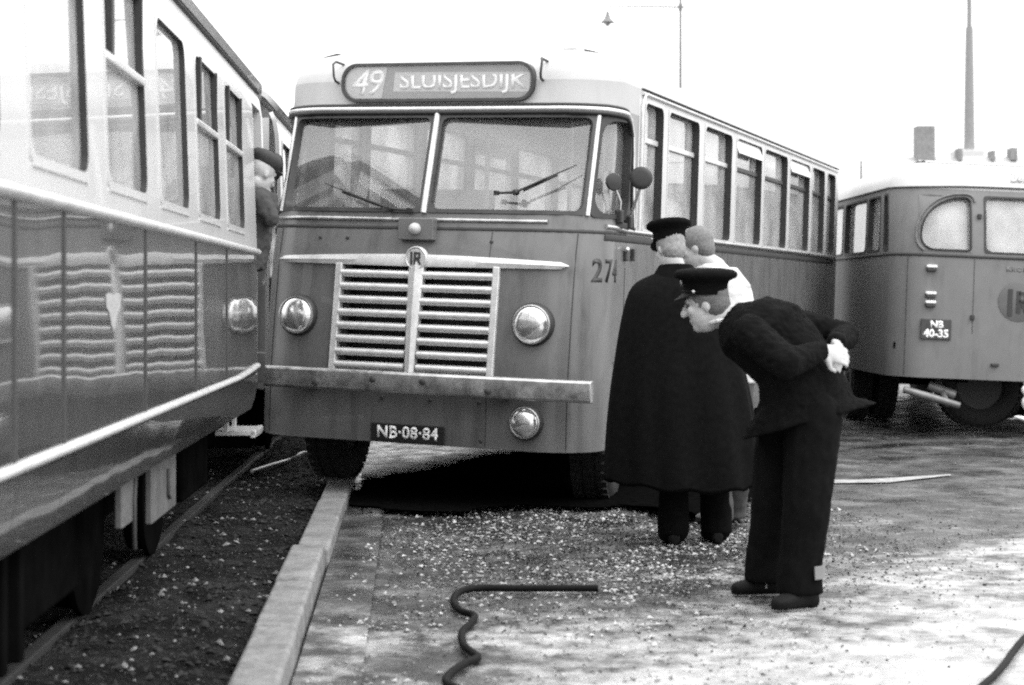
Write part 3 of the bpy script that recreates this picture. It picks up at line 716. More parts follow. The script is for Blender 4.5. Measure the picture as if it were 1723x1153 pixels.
# wheel-arch liners and underframe
for (a, b, c, e) in arch:
    g = 1 if a > 0 else -1
    v0 = B.P(a, .6).y; v1 = B.P(b, .6).y; v0, v1 = min(v0, v1), max(v0, v1)
    mb = MB(); vm, hv = (v0 + v1) / 2, (v1 - v0) / 2; pts = [(vm - hv * math.cos(PI * k / 12), .42 + .56 * math.sin(PI * k / 12) ** .8) for k in range(13)]
    for x in (1.247, .80):
        mb.v += [(g * x, y, z) for y, z in pts]
    mb.f = [(k, k + 1, 13 + k + 1, 13 + k) for k in range(12)]
    mb.build('wheel_arch', M_UNDER, bus, smooth=60, solid=.012)
    # body skin filling the corners of the square cut
    mb = MB()
    for k in range(12):
        (y0, z0), (y1, z1) = pts[k], pts[k + 1]
        mb.add([(g * 1.243, y0, z0), (g * 1.243, y1, z1), (g * 1.243, y1, .985), (g * 1.243, y0, .985)], [(0, 1, 2, 3)])
    mb.build('arch_panel', M_BUS, bus, smooth=0, solid=.01)
mb = MB(); mb.box((0, 4.9, .86), (2.4, 8.9, .06)); mb.build('floor', M_UNDER, bus, smooth=0)
mb = MB(); mb.box((-.42, 4.8, .62), (.09, 8.6, .2)); mb.box((.42, 4.8, .62), (.09, 8.6, .2)); mb.box((0, VW, .52), (2.0, .12, .12)); mb.box((0, 7.07, .5), (2.0, .2, .2)); mb.box((0, 2.6, .6), (.7, 1.3, .4)); mb.box((.85, 4.2, .62), (.45, 1.2, .34))
mb.build('chassis', M_UNDER, bus, smooth=0, bevel=.01)
def wheel(parent, loc, yaw, r=.47, w=.27, dual=False, side=1, lean=0):
    e = None
    prof = [(r * .56, -w / 2 + .03), (r * .66, -w / 2), (r * .86, -w / 2 - .004), (r * .97, -w / 2 + .03), (r, -w * .3), (r * 1.005, 0), (r, w * .3), (r * .97, w / 2 - .03), (r * .86, w / 2 + .004), (r * .66, w / 2), (r * .56, w / 2 - .03)]
    ax = Vector((side * math.cos(yaw), side * math.sin(yaw), 0)); up = Vector((0, 0, 1))
    mb = MB(); mb.lathe(prof, loc, ax, up, ax.cross(up), n=40, cap=False)
    for k in range(40):                                 # tread blocks
        t = 2 * PI * (k + .5) / 40; rad = up * math.cos(t) + ax.cross(up) * math.sin(t); tan = -up * math.sin(t) + ax.cross(up) * math.cos(t)
        for q in (-.32, 0, .32):
            c = Vector(loc) + rad * (r * 1.0) + ax * (w * q) + tan * (.012 * (1 if q else -1))
            m3 = Matrix((ax, tan, rad)).transposed(); mb.box(c, (w * .26, r * .11, .016), m3)
    t = mb.build('wheel', M_TYRE, parent, smooth=40, fix=False)
    mb = MB(); mb.lathe([(r * .58, -w / 2 + .05), (r * .58, w / 2 - .045), (r * .53, w / 2 - .02), (r * .50, w / 2 - .05), (r * .40, w / 2 - .09), (r * .2, w / 2 - .06), (r * .17, w / 2 + .0), (.01, w / 2 + .01)], loc, ax, up, ax.cross(up), n=32)
    mb.build('rim', M_RUBBER, t, smooth=40)
    return t
MBUS = Matrix.Translation(BUSLOC) @ Matrix.Rotation(R(-20.26), 4, 'Z') @ Matrix.Rotation(R(1.8), 4, 'Y')
def wheel_w(u, v, ground, r=.475):                       # local height of a wheel centre so that it stands at world height ground
    return (ground + r - (MBUS @ Vector((u, v, 0))).z) / math.cos(R(1.8))
wheel(bus, (-.98, VW, wheel_w(-.98, VW, .085)), R(9), side=-1)
wheel(bus, (1.02, VW, wheel_w(1.02, VW, -.008)), R(9), side=1)
for g in (-1, 1):
    for u in (.78, 1.08): wheel(bus, (g * u, 7.07, wheel_w(g * u, 7.07, -.004 if g > 0 else .012)), 0, side=g, w=.25)

# windows
for (a, b, c, e, kind, k) in wins:
    if kind == 'screen':
        w = ring(B.P, (a, b, c, e), .026, .05, .07, proud=.012, over=.012).build('windscreen', M_DARK, bus, smooth=50)
        pane_mesh(B.P, (a, b, c, e), -.03, flat=True).build('pane', G_SCREEN, w, smooth=0, solid=.005)
    elif kind == 'quarter':
        w = ring(B.P, (a, b, c, e), .03, .11, .07, proud=.012, over=.014).build('quarter_window', M_RUBBER, bus, smooth=50)
        pane_mesh(B.P, (a, b, c, e), -.045, 10, 3).build('pane', G_SCREEN, w, smooth=60, solid=.005)
    else:
        r = .11 if kind == 'rear' else .06
        w = two_tone(ring(B.P, (a, b, c, e), .018, r, .085, proud=.005, over=.006), M_CREAM, M_RUBBER, 'window', bus)
        pane_mesh(B.P, (a, b, c, e), -.055, 4, 1).build('pane', G_BUS, w, smooth=60, solid=.004)
        if kind == 'side':
            n_ = 5; P_ = []
            mb = MB()
            for wz0, wz1 in ((2.515, 2.555),):
                p = [B.P(a, wz0, -.035), B.P(b, wz0, -.035), B.P(b, wz0, -.075), B.P(a, wz0, -.075), B.P(a, wz1, -.035), B.P(b, wz1, -.035), B.P(b, wz1, -.075), B.P(a, wz1, -.075)]
                mb.hexa(p)
            mb.build('transom', M_TRIM if k in (0, 1, 2) else M_DARK, w, smooth=0, bevel=.006)
            if k in (3, 5):                              # tilted ventilator flap
                mb = MB(); q = [B.P(a + .03, 2.66, .01), B.P(b - .03, 2.66, .01), B.P(b - .03, 2.66, .022), B.P(a + .03, 2.66, .022), B.P(a + .03, 2.785, -.03), B.P(b - .03, 2.785, -.03), B.P(b - .03, 2.785, -.018), B.P(a + .03, 2.785, -.018)]
                mb.hexa(q); mb.build('ventilator_flap', M_TRIM, w, smooth=0, bevel=.004)
# centre post of the windscreen, pelmet behind the glass, eyebrow moulding
mb = MB(); mb.tube([B.P(0, 1.95, .012), B.P(0, 2.3, .012), B.P(0, 2.64, .012)], .021, 8); mb.build('windscreen_post', M_TRIM, bus, smooth=60)
for g in (-1, 1):
    mb = MB(); mb.tube([B.P(g * 1.15, 1.95, .008), B.P(g * 1.15, 2.3, .008), B.P(g * 1.15, 2.63, .008)], .016, 8); mb.build('windscreen_pillar', M_TRIM, bus, smooth=60)
    mb = MB(); n_ = 16                                   # dark blind with a sagging lower edge
    for i in range(n_ + 1):
        q = i / n_; s_ = g * (.04 + 1.10 * q); lo = 2.615 - .055 * math.sin(PI * min(1, q * 1.02)) ** .7
        mb.v += [tuple(B.P(s_, lo, -.11)), tuple(B.P(s_, 2.68, -.09))]
    mb.f = [(2 * i, 2 * i + 2, 2 * i + 3, 2 * i + 1) for i in range(n_)]
    mb.build('sun_blind', M_BLACK, bus, smooth=60, solid=.01)
pth = [(-1.62, 2.662, .012), (-1.2, 2.672, .022), (1.2, 2.672, .022), (1.52, 2.655, .018), (1.70, 2.62, .014), (1.82, 2.54, .012), (1.86, 2.40, .012), (1.90, 2.1, .012), (1.95, 1.90, .012)]
mb = MB(); mb.tube(B.line(pth, .05), .016, 8); mb.build('eyebrow_moulding', M_TRIM, bus, smooth=60)
mb = MB(); mb.tube(B.line([(a, w + .024, o - .006) for a, w, o in pth], .05), .013, 8); mb.build('eyebrow_seal', M_BLACK, bus, smooth=60)
mb = MB(); mb.tube(B.line([(a, w - .026, o - .004) for a, w, o in pth], .05), .017, 8); mb.build('eyebrow_seal', M_BLACK, bus, smooth=60)
# belt: dark seam and chrome strip
bar_on(B.P, [(-1.9 + .08 * i, 1.846) for i in range(int(3.8 / .08))], .022, .006).build('belt_seam', M_SEAM, bus, smooth=60)
bar_on(B.P, [(-1.35 + .08 * i, 1.905 ) for i in range(int(2.35 / .08))], .03, .018).build('belt_strip', M_BUMPER, bus, smooth=60)
for g in (1, -1):
    bar_on(B.P, [(g * (1.32 + .1 * i), 1.868 + (.02 * math.exp(-((i - 0) / 3) ** 2))) for i in range(88)], .035, .022).build('belt_moulding', M_CHROME, bus, smooth=60)
    bar_on(B.P, [(g * (1.32 + .1 * i), 1.815) for i in range(88)], .05, .008).build('belt_band', M_SEAM, bus, smooth=60)
    bar_on(B.P, [(g * (2.10 + .1 * i), 2.845) for i in range(82)], .03, .02).build('window_band_moulding', M_TRIM, bus, smooth=60)
    bar_on(B.P, [(g * (2.10 + .1 * i), 2.872) for i in range(82)], .012, .024).build('rain_gutter', M_DARK, bus, smooth=60)
    mb = MB(); mb.tube(B.line([(g * 2.11, 1.90, .008), (g * 2.11, 2.75, .008), (g * 2.15, 2.83, .01), (g * 2.22, 2.846, .012)], .05), .014, 8); mb.build('window_band_moulding', M_TRIM, bus, smooth=60)
# vertical panel seams
for s_, w0, w1 in ((1.10, .42, 1.83), (.51, 1.62, 1.83), (-1.10, .42, 1.83), (1.80, .42, 1.62), (2.75, .42, 1.80), (4.86, .42, 1.80), (6.6, .42, 1.80), (8.5, .42, 1.80), (.55, .41, .73)):
    mb = MB(); mb.tube(B.line([(s_, w0, 0.0), (s_, w1, 0.0)], .15), .0035, 5); mb.build('panel_seam', M_SEAM, bus, smooth=60)
for s_, w_ in ((-.545, 1.771), (.511, 1.763), (.52, .45), (-.2, .70), (.15, .70), (.5, .70), (-.75, 1.77)):
    p = B.P(s_, w_, .0); mb = MB(); mb.lathe([(.0125, -.004), (.0125, .006), (.008, .011)], p, (0, -1, 0), n=10); mb.build('rivet', M_DARK, bus, smooth=40)

# grille
grille = MB(); z0, z1 = .86, 1.60
def gv(w): return ramp(FO, w)
def gbox(mb, u0, u1, w0, w1, v0, v1):                    # box leaning with the face
    mb.hexa([Vector((u0, gv(w0) + v0, w0)), Vector((u1, gv(w0) + v0, w0)), Vector((u1, gv(w0) + v1, w0)), Vector((u0, gv(w0) + v1, w0)),
             Vector((u0, gv(w1) + v0, w1)), Vector((u1, gv(w1) + v0, w1)), Vector((u1, gv(w1) + v1, w1)), Vector((u0, gv(w1) + v1, w1))])
for g in (-1, 1): gbox(grille, *sorted((g * .548, g * .598)), z0, z1, -.028, .05)
gbox(grille, -.55, .55, .855, .877, -.02, .05)
grille = grille.build('grille', M_TRIM, bus, smooth=0, bevel=.008)
mb = MB(); gbox(mb, -.60, .60, .84, 1.62, .13, .15); gbox(mb, -.60, -.50, .84, 1.62, .03, .13); gbox(mb, .50, .60, .84, 1.62, .03, .13); mb.build('radiator', M_BLACK, grille, smooth=0)
for i in range(8):
    w_ = 1.530 - i * .0887
    for g in (-1, 1):
        a, b = (.045, .552); n_ = 8; mb = MB()
        prof = [(.0, -.027), (-.022, -.022), (-.032, 0), (-.026, .017), (.0, .027), (.02, .027), (.02, -.027)]
        for u in (a, b): mb.v += [(g * u, gv(w_) + q[0], w_ + q[1]) for q in prof]
        m_ = len(prof); mb.f = [(k, (k + 1) % m_, m_ + (k + 1) % m_, m_ + k) for k in range(m_)] + [tuple(range(m_)), tuple(range(2 * m_ - 1, m_ - 1, -1))]
        mb.build('grille_bar', M_TRIM, grille, smooth=60)
mb = MB()                                               # tapering centre post
for w_, h_ in ((.855, .034), (1.2, .043), (1.62, .056)):
    mb.v += [(-h_, gv(w_) - .028, w_), (0, gv(w_) - .045, w_), (h_, gv(w_) - .028, w_), (h_, gv(w_) + .03, w_), (-h_, gv(w_) + .03, w_)]
mb.f = [(5 * i + k, 5 * i + (k + 1) % 5, 5 * i + 5 + (k + 1) % 5, 5 * i + 5 + k) for i in range(2) for k in range(5)] + [(4, 3, 2, 1, 0), (10, 11, 12, 13, 14)]
mb.build('grille_post', M_TRIM, grille, smooth=20, bevel=.004)
# long tapered moustache above the grille with the round badge
mb = MB(); N_ = 40; top, bot = [], []
for i in range(N_ + 1):
    q = -1 + 2 * i / N_; s_ = 1.055 * q; aq = abs(q)
    tp = 1.668 - .032 * aq ** 1.6; bt = 1.585 + .0 * aq + .008 * aq
    if aq > .965: m_ = (aq - .965) / .035; mid = (tp + bt) / 2; h_ = (tp - bt) / 2 * math.sqrt(max(.02, 1 - m_ * m_)); tp, bt = mid + h_, mid - h_
    for w_, of in ((bt, .0), (bt, .022), ((tp + bt) / 2, .03), (tp, .022), (tp, 0)): mb.v.append(tuple(B.P(s_, w_, of)))
mb.f = [(5 * i + k, 5 * i + k + 1, 5 * i + 6 + k, 5 * i + 5 + k) for i in range(N_) for k in range(4)] + [(0, 1, 2, 3, 4), tuple(5 * N_ + k for k in (4, 3, 2, 1, 0))]
mb.build('grille_moustache', M_TRIM, bus, smooth=30)
pc = B.P(0, 1.642, .028)
badge = MB().lathe([(.078, -.03), (.080, .012), (.072, .022), (.064, .014), (.001, .016)], pc, (0, -1, 0), n=36).build('badge', M_TRIM, bus, smooth=40)
mb = MB(); mb.box(pc + Vector((-.032, -.02, 0)), (.012, .012, .085)); mb.box(pc + Vector((-.006, -.02, 0)), (.012, .012, .085)); mb.box(pc + Vector((.012, -.02, .034)), (.034, .012, .012)); mb.box(pc + Vector((.027, -.02, .018)), (.012, .012, .034)); mb.box(pc + Vector((.012, -.02, .0)), (.034, .012, .012)); mb.box(pc + Vector((.022, -.02, -.022)), (.012, .012, .05), Matrix.Rotation(R(-30), 3, 'Y'))
mb.build('badge_monogram', M_DARK, badge, smooth=0)

# lamps
def lamp(s_, w_, r, name='headlight'):
    p = B.P(s_, w_, .0); p.y = min(p.y, gv(w_) + .05); ax = Vector((0, -1, .0))
    h = MB().lathe([(r * 1.0, -.06), (r * 1.06, .012), (r * 1.04, .035), (r * .97, .047), (r * .90, .045), (r * .89, .02)], p, ax, n=40, cap=False).build(name, M_RUBBER, bus, smooth=50)
    MB().lathe([(r * .97, .044), (r * .955, .056), (r * .905, .058), (r * .89, .046)], p, ax, n=40, cap=False).build('rim', M_CHROME, h, smooth=50)
    MB().lathe([(r * .90, .045), (r * .80, .060), (r * .6, .073), (r * .35, .082), (r * .02, .085)], p, ax, n=40).build('lens', M_LENS, h, smooth=60)
    return h
lamp(-.857, 1.232, .135); lamp(.852, 1.229, .135)
tag(lamp(.838, .59, .108, 'fog_lamp'), 'round fog lamp below the bumper')
# bumper: flat bar standing off the corner
mb = MB()
for u, v in ((-1.30, -.10), (-1.0, -.135), (0, -.15), (1.0, -.135), (1.30, -.10)):
    mb.v += [(u, v, .742), (u, v - .012, .76), (u, v - .016, .81), (u, v - .012, .868), (u, v, .885), (u, v + .055, .885), (u, v + .055, .742)]
m_ = 7; mb.f = [(m_ * i + k, m_ * i + (k + 1) % m_, m_ * i + m_ + (k + 1) % m_, m_ * i + m_ + k) for i in range(4) for k in range(m_)] + [tuple(range(m_)), tuple(range(5 * m_ - 1, 4 * m_ - 1, -1))]
bump = mb.build('bumper', M_BUMPER, bus, smooth=25, bevel=.006)
for u in (-.62, -.2, .16, .62): MB().lathe([(.022, 0), (.022, .01), (.012, .016)], (u, -.16, .79 if abs(u) > .3 else .83), (0, -1, 0), n=14).build('bolt', M_DARK, bump, smooth=40)
for u in (-.7, .7): MB().box((u, -.03, .81), (.08, .18, .08)).build('bumper_bracket', M_UNDER, bump, smooth=0)
# number plate
pl = MB().box((0, -.016, .471), (.535, .012, .118)).build('number_plate', M_PLATE, bus, smooth=0, bevel=.004)
put_text('lettering', text_mesh('NB·08·84', .112, bold=.0028, space=1.06, xs=.98), lambda x, y, z: Vector((x, -.022 - .003 * z, .470 + y)), M_WHITE, pl)
# fleet number on the corner
put_text('fleet_number', text_mesh('274', .215, bold=.0035, space=1.22, align='LEFT', xs=.86), lambda x, y, z: B.P(1.225 + x * 1.15, 1.585 + y, .001 + .003 * z), M_LETB, bus)
# lamp box in the belt
bx = MB().box((-.017, gv(1.84) - .03, 1.838), (.255, .09, .148)).build('lamp_box', M_BUS, bus, smooth=0, bevel=.006)
MB().lathe([(.040, 0), (.040, .02), (.034, .04), (.018, .054), (.002, .058)], (-.017, gv(1.84) - .074, 1.838), (0, -1, 0), n=24).build('lens', M_SIGNP, bx, smooth=60)
# destination sign
SV = gv(2.85) - .05
lp = rr_loop(-.735, .695, 2.722, 2.990, .115, 8, 10); li = rr_loop(-.715, .675, 2.742, 2.970, .10, 8, 10)
mb = MB(); n_ = len(lp)
for L, v in ((lp, SV + .22), (lp, SV), (li, SV), (li, SV + .03)): mb.v += [(x, v, z) for x, z in L]
mb.f = [(j * n_ + k, j * n_ + (k + 1) % n_, (j + 1) * n_ + (k + 1) % n_, (j + 1) * n_ + k) for j in range(3) for k in range(n_)]
sign = mb.build('destination_sign', M_DARK, bus, smooth=50, bevel=0)
mb = MB(); mb.v = [(x, SV + .028, z) for x, z in li]; mb.f = [tuple(range(len(li)))]; mb.build('blind_film', M_SIGNF, sign, smooth=0, solid=.004)
q = [(x, z) for x, z in rr_loop(-.705, -.30, 2.748, 2.964, .095, 8, 4)]
lim = lambda x, z: min(x, -.43 + (z - 2.748) * .17)
mb = MB(); mb.v = [(lim(x, z), SV + .0225, z) for x, z in q]; mb.f = [tuple(range(len(q)))]; mb.build('number_panel', M_SIGNP, sign, smooth=0, solid=.003)
mb = MB(); mb.v = [(x, SV + .0225, z) for x, z in ((-.345, 2.795), (.655, 2.785), (.662, 2.918), (-.335, 2.928))]; mb.f = [(0, 1, 2, 3)]; mb.build('name_panel', M_SIGNP, sign, smooth=0, solid=.003)
put_text('lettering', text_mesh('49', .25, bold=.003, shear=.22, space=.9), lambda x, y, z: Vector((-.552 + x, SV + .0185 - .001 * z, 2.848 + y)), M_WHITE, sign)
tm = text_mesh('SLUISJESDIJK', .165, bold=.003, space=1.0)
xs_ = [v.co.x for v in tm.vertices]; kx_ = .93 / (max(xs_) - min(xs_))
for v in tm.vertices: v.co.y = min(v.co.y, .042)         # the blind hides the tops of the letters
put_text('lettering', tm, lambda x, y, z: Vector((.165 + x * kx_, SV + .0185 - .001 * z, 2.862 + y)), M_WHITE, sign)
mb = MB(); mb.v = [(x, SV + .008, z) for x, z in li]; mb.f = [tuple(range(len(li)))]; mb.build('sign_glass', glass('sign_glass', .10, .95, .6), sign, smooth=0)
for u, s1 in ((-.78, -1), (.745, 1)):
    mb = MB(); mb.tube([(u, SV + .13, 3.0), (u, SV - .0, 3.005), (u + .012 * s1, SV - .02, 2.985), (u + .004 * s1, SV - .02, 2.90), (u, SV + .0, 2.87), (u, SV + .06, 2.86)], .009, 6); mb.build('sign_clip', M_DARK, bus, smooth=60)
mb = MB(); mb.box((.75, 1.0, 3.16), (.10, .22, .05)); mb.build('roof_ventilator', M_TRIM, bus, smooth=0, bevel=.01)
# wipers
def wiper(piv, tip, w2, tail):
    a = B.P(*piv, .02); a2 = B.P(*piv, .05); t = B.P(*tip, .035); q = B.P(*w2, .035); tl = B.P(*tail, .03)
    mb = MB(); mb.lathe([(.02, 0), (.02, .04), (.012, .05)], a, (0, -1, 0), n=12); mb.tube([a2, a2.lerp(t, .5) + Vector((0, -.012, 0)), t], [.009, .006, .004], 6); mb.tube([a2, tl], [.012, .008], 6); mb.box(tl, (.035, .02, .03))
    w = mb.build('wiper', M_BLACK, bus, smooth=40)
    mb = MB(); mb.tube([a2.lerp(t, .12) + Vector((0, .02, -.01)), q], .008, 6); mb.build('blade', M_RUBBER, w, smooth=40)
wiper((.655, 2.095), (1.03, 2.285), (.92, 2.215), (.515, 2.09))
wiper((-.24, 1.975), (-.76, 2.145), (-.62, 2.085), (-.10, 1.965))
# mirrors: round disc on a stalk each side
def mirror(base, mid, c, r, ax):
    mb = MB(); mb.tube([base, mid, c + Vector((0, .02, -.03))], .011, 8); m = mb.build('mirror_stalk', M_CHROME, bus, smooth=60)
    ax = Vector(ax).normalized(); MB().lathe([(.002, .014), (r * .6, .012), (r * .9, .008), (r, 0), (r * .97, -.010), (.002, -.010)], c, ax, n=28).build('mirror', M_BLACK, m, smooth=40)
    mb = MB(); mb.box(base, (.05, .06, .09)); mb.build('bracket', M_BLACK, m, smooth=0, bevel=.01)
mirror(B.P(1.78, 1.93, .02), B.P(1.72, 2.02, .06), B.P(1.585, 2.225, .13), .078, (.35, -1, .05))
mirror(B.P(1.50, 1.96, .015), B.P(1.44, 2.06, .03), B.P(1.305, 2.185, .045), .060, (.9, -.8, .05))
mirror(B.P(-1.40, 1.95, .02), B.P(-1.40, 2.08, .05), Vector((-1.215, .30, 2.265)), .095, (-.6, -1, .05))
# door handle, hinge and small lamp on the corner
p = B.P(1.79, 1.70, .0); mb = MB(); mb.box(p + Vector((.012, -.01, 0)), (.03, .05, .07)); h = mb.build('indicator_lamp', M_DARK, bus, smooth=0, bevel=.01); MB().lathe([(.018, 0), (.016, .02), (.004, .026)], p + Vector((.02, -.03, .045)), (.5, -.85, 0), n=12).build('lens', M_LENS, h, smooth=60)
mb = MB(); mb.box(B.P(1.95, 1.71, .015), (.03, .03, .085)); mb.build('door_hinge', M_DARK, bus, smooth=0, bevel=.005)
mb = MB(); mb.box(B.P(1.55, 1.90, .01), (.10, .05, .035), Matrix.Rotation(R(55), 3, 'Z')); mb.build('door_catch', M_SEAM, bus, smooth=0, bevel=.005)
# inside: seats, driver's seat, wheel, grab poles, bulkhead
sp = MB()
def seat(u, v, driver=False):
    mb = MB(); mb.box((u, v, 1.32), (.85 if not driver else .5, .42, .12)); mb.box((u, v + .22, 1.65), (.85 if not driver else .5, .09, .62), Matrix.Rotation(R(-8), 3, 'X')); mb.box((u, v, 1.08), (.7 if not driver else .2, .3, .38))
    mb.build('seat', M_SEAT, bus, smooth=0, bevel=.03)
for v in (2.6, 3.5, 4.4, 5.3, 6.2, 7.1, 8.0):
    for u in (-.72, .72): seat(u, v)
seat(-.55, 1.35, True)
mb = MB(); mb.lathe([(.22, 0), (.228, .012), (.22, .024), (.212, .012), (.22, 0)], (-.55, .78, 1.86), (0, -.5, .86), n=28, cap=False); mb.tube([(-.55, .78, 1.86), (-.55, .66, 1.1)], .025, 8)
for k in range(3): mb.tube([(-.55, .78, 1.87), Vector((-.55, .78, 1.87)) + Vector((math.cos(2.1 * k + .5) * .215, math.sin(2.1 * k + .5) * .215 * .86, math.sin(2.1 * k + .5) * .215 * .5))], .01, 6)
mb.build('steering_wheel', M_BLACK, bus, smooth=60)
mb = MB(); mb.box((0, .42, 1.62), (2.0, .28, .5)); mb.build('dashboard', M_DARK, bus, smooth=0, bevel=.04)
for u, v in ((-.15, 1.7), (.5, 1.75), (.3, 3.2), (-.3, 5.0), (.3, 6.6)):
    mb = MB(); mb.tube([(u, v, .88), (u, v, 3.02)], .019, 8); mb.build('grab_pole', M_WHITE, bus, smooth=60)
mb = MB(); mb.box((-.62, 1.85, 1.55), (.95, .04, 1.3)); mb.build('driver_bulkhead', M_INT, bus, smooth=0)

# ================================================================== second bus, seen from behind at the right
bus2 = tag(empty('rear_bus', (5.07, 17.5, .02), (0, R(2.4), R(1.1))), 'pale-roofed bus seen from behind at the right edge, roundel and NB 40-35 plate', 'bus')
FO2 = [(.4, .03), (.6, 0), (1.85, .03), (2.2, .08), (2.65, .2), (3.2, .35)]
class LowCoach(Coach):                                  # the same body with heights squeezed toward eye level
    def P(s, t, w, off=0.0): return Coach.P(s, t, 1.42 + (w - 1.42) * .875, off)
h_ = lambda w: 1.42 + (w - 1.42) * .875
B2 = LowCoach(1.25, .35, .5, 9.0, FO2)
M_BUS2 = mat('second_bus_paint', .17, .6, coat=.0, spec=.25, var=.08, scale=4, dirt=.25)
SE2 = B2.s_end
w2 = [(-.335, .335, 1.90, 2.555, 'centre'), (-1.0, -.47, 1.90, 2.545, 'left'), (.47, 1.0, 1.90, 2.545, 'right')]
sw2 = [(1.44, 1.64), (1.84, 2.40), (2.50, 3.60), (3.72, 4.9), (5.0, 6.2), (6.3, 7.5)]
for g in (1, -1):
    for a, b in sw2: w2.append((min(g * a, g * b), max(g * a, g * b), 1.90, 2.56, 'side'))
w2.append((SE2 - .95, SE2 - .04, 1.90, 2.5, 'side')); w2.append((-SE2 + .04, -SE2 + .95, 1.90, 2.5, 'side'))
h2 = [w[:4] for w in w2]
ar2 = []
for g in (1, -1):
    a, b = sorted((g * (B2.s_side0 + 1.7), g * (B2.s_side0 + 2.7))); ar2.append((a, b, .3, .98))
B2.shell(-SE2, SE2, .42, 1.84, ar2, (.6, 1.0, 1.4)).build('lower_body', M_BUS2, bus2, smooth=40, solid=.03)
B2.shell(-SE2, SE2, 1.84, 2.63, h2, (2.0, 2.2, 2.4)).build('window_band', M_BUS2, bus2, smooth=40, solid=.04)
r_, t_ = B2.roof(2.63, [(0, 0), (.02, .08), (.06, .16), (.13, .24), (.22, .30), (.32, .345), (.42, .375)]); r_.build('roof', M_ROOF, bus2, smooth=50); t_.build('roof_top', M_ROOF, bus2, smooth=0)
def rr4(x0, x1, y0, y1, rs, nc=8, ne=5):
    cs = [(x1 - rs[0], y1 - rs[0], 0, rs[0]), (x0 + rs[1], y1 - rs[1], 90, rs[1]), (x0 + rs[2], y0 + rs[2], 180, rs[2]), (x1 - rs[3], y0 + rs[3], 270, rs[3])]; L = []
    for q, (cx, c2, a0, r) in enumerate(cs):
        arc = [(cx + r * math.cos(R(a0 + 90 * k / nc)), c2 + r * math.sin(R(a0 + 90 * k / nc))) for k in range(nc + 1)]; L += arc
        nx = cs[(q + 1) % 4]; e = (nx[0] + nx[3] * math.cos(R(nx[2])), nx[1] + nx[3] * math.sin(R(nx[2])))
        for k in range(1, ne): L.append((arc[-1][0] + (e[0] - arc[-1][0]) * k / ne, arc[-1][1] + (e[1] - arc[-1][1]) * k / ne))
    return L
for (a, b, c, e, kind) in w2:
    if kind in ('left', 'right'):
        rs = (.06, .44, .14, .04) if kind == 'left' else (.44, .06, .04, .14)
        lo = rr4(a + .012, b - .012, c + .012, e - .012, rs); ou = rr4(a - .01, b + .01, c - .01, e + .01, (.01,) * 4)
        ou2 = rr4(a - .035, b + .03, c - .03, e + .03, tuple(r + .03 for r in rs))
        mb = MB(); n_ = len(lo)                           # painted spandrel fills the square cut, dark seal inside
        for L, of in ((ou, .004), (lo, .004), (lo, -.06)): mb.v += [tuple(B2.P(x, z, of)) for x, z in L]
        mb.f = [(j * n_ + k, j * n_ + (k + 1) % n_, (j + 1) * n_ + (k + 1) % n_, (j + 1) * n_ + k) for j in range(2) for k in range(n_)]
        w = mb.build('rear_quarter_window', M_BUS2, bus2, smooth=40)
        mb = MB(); mb.tube([B2.P(x, z, .006) for x, z in lo] + [B2.P(*lo[0], .006)], .011, 6, cap=False); mb.build('seal', M_RUBBER, w, smooth=60)
        mb = MB(); mb.tube([B2.P(max(-1.3, min(1.3, x)), z, .012) for x, z in ou2[:n_ // 2 + 6]], .012, 6, cap=False); mb.build('moulding', M_BUS2, w, smooth=60)
    else:
        w = ring(B2.P, (a, b, c, e), .02, .07, .06, proud=.006, over=.01).build('rear_window' if kind == 'centre' else 'window', M_RUBBER, bus2, smooth=50)
    pane_mesh(B2.P, (a, b, c, e), -.05, 6, 2).build('pane', G_BUS, w, smooth=60, solid=.004)
bar_on(B2.P, [(-8 + .1 * i, 1.845) for i in range(160)], .035, .012).build('belt_moulding', M_SEAM, bus2, smooth=60)
bar_on(B2.P, [(-8 + .1 * i, 2.635 + .035 * math.exp(-((-8 + .1 * i) / .9) ** 4)) for i in range(160)], .022, .02).build('rain_gutter', M_DARK, bus2, smooth=60)
for s_ in (-.44, .44, -1.12, 1.12):
    mb = MB(); mb.tube(B2.line([(s_, .44 if abs(s_) > .5 else .95, 0), (s_, 1.82, 0)], .2), .004, 5); mb.build('panel_seam', M_SEAM, bus2, smooth=60)
pl = MB().box(B2.P(-.815, .985, .012), (.31, .02, .205)).build('number_plate', M_DARK, bus2, smooth=0, bevel=.004)
py_ = B2.P(-.815, .985, .012).y - .012
put_text('lettering', text_mesh('NB', .10, bold=.004), lambda x, y, z: Vector((-.81 + x, py_ - .003 * z, h_(.985) + .046 + y)), M_WHITE, pl)
put_text('lettering', text_mesh('40-35', .112, bold=.005, xs=.98), lambda x, y, z: Vector((-.815 + x, py_ - .003 * z, h_(.985) - .048 + y)), M_WHITE, pl)
rc_ = B2.P(.02, 1.34, .0)
rd = MB().lathe([(.205, -.01), (.205, .006), (.192, .010), (.002, .010)], rc_, (0, -1, 0), n=40).build('roundel', mat('roundel_grey', .10, .5, var=.15), bus2, smooth=40)
mb = MB(); mb.box(rc_ + Vector((-.10, -.013, -.01)), (.055, .006, .32)); mb.box(rc_ + Vector((.0, -.013, 0)), (.05, .006, .26)); mb.box(rc_ + Vector((.05, -.013, .10)), (.10, .006, .04)); mb.box(rc_ + Vector((.09, -.013, .055)), (.045, .006, .11)); mb.box(rc_ + Vector((.05, -.013, .005)), (.10, .006, .04)); mb.box(rc_ + Vector((.075, -.013, -.075)), (.05, .006, .17), Matrix.Rotation(R(-28), 3, 'Y'))
mb.v = [(rc_.x + (x - rc_.x) * .87, y, rc_.z + (z - rc_.z) * .87) for x, y, z in mb.v]
mb.build('roundel_letter', M_LETB, rd, smooth=0)
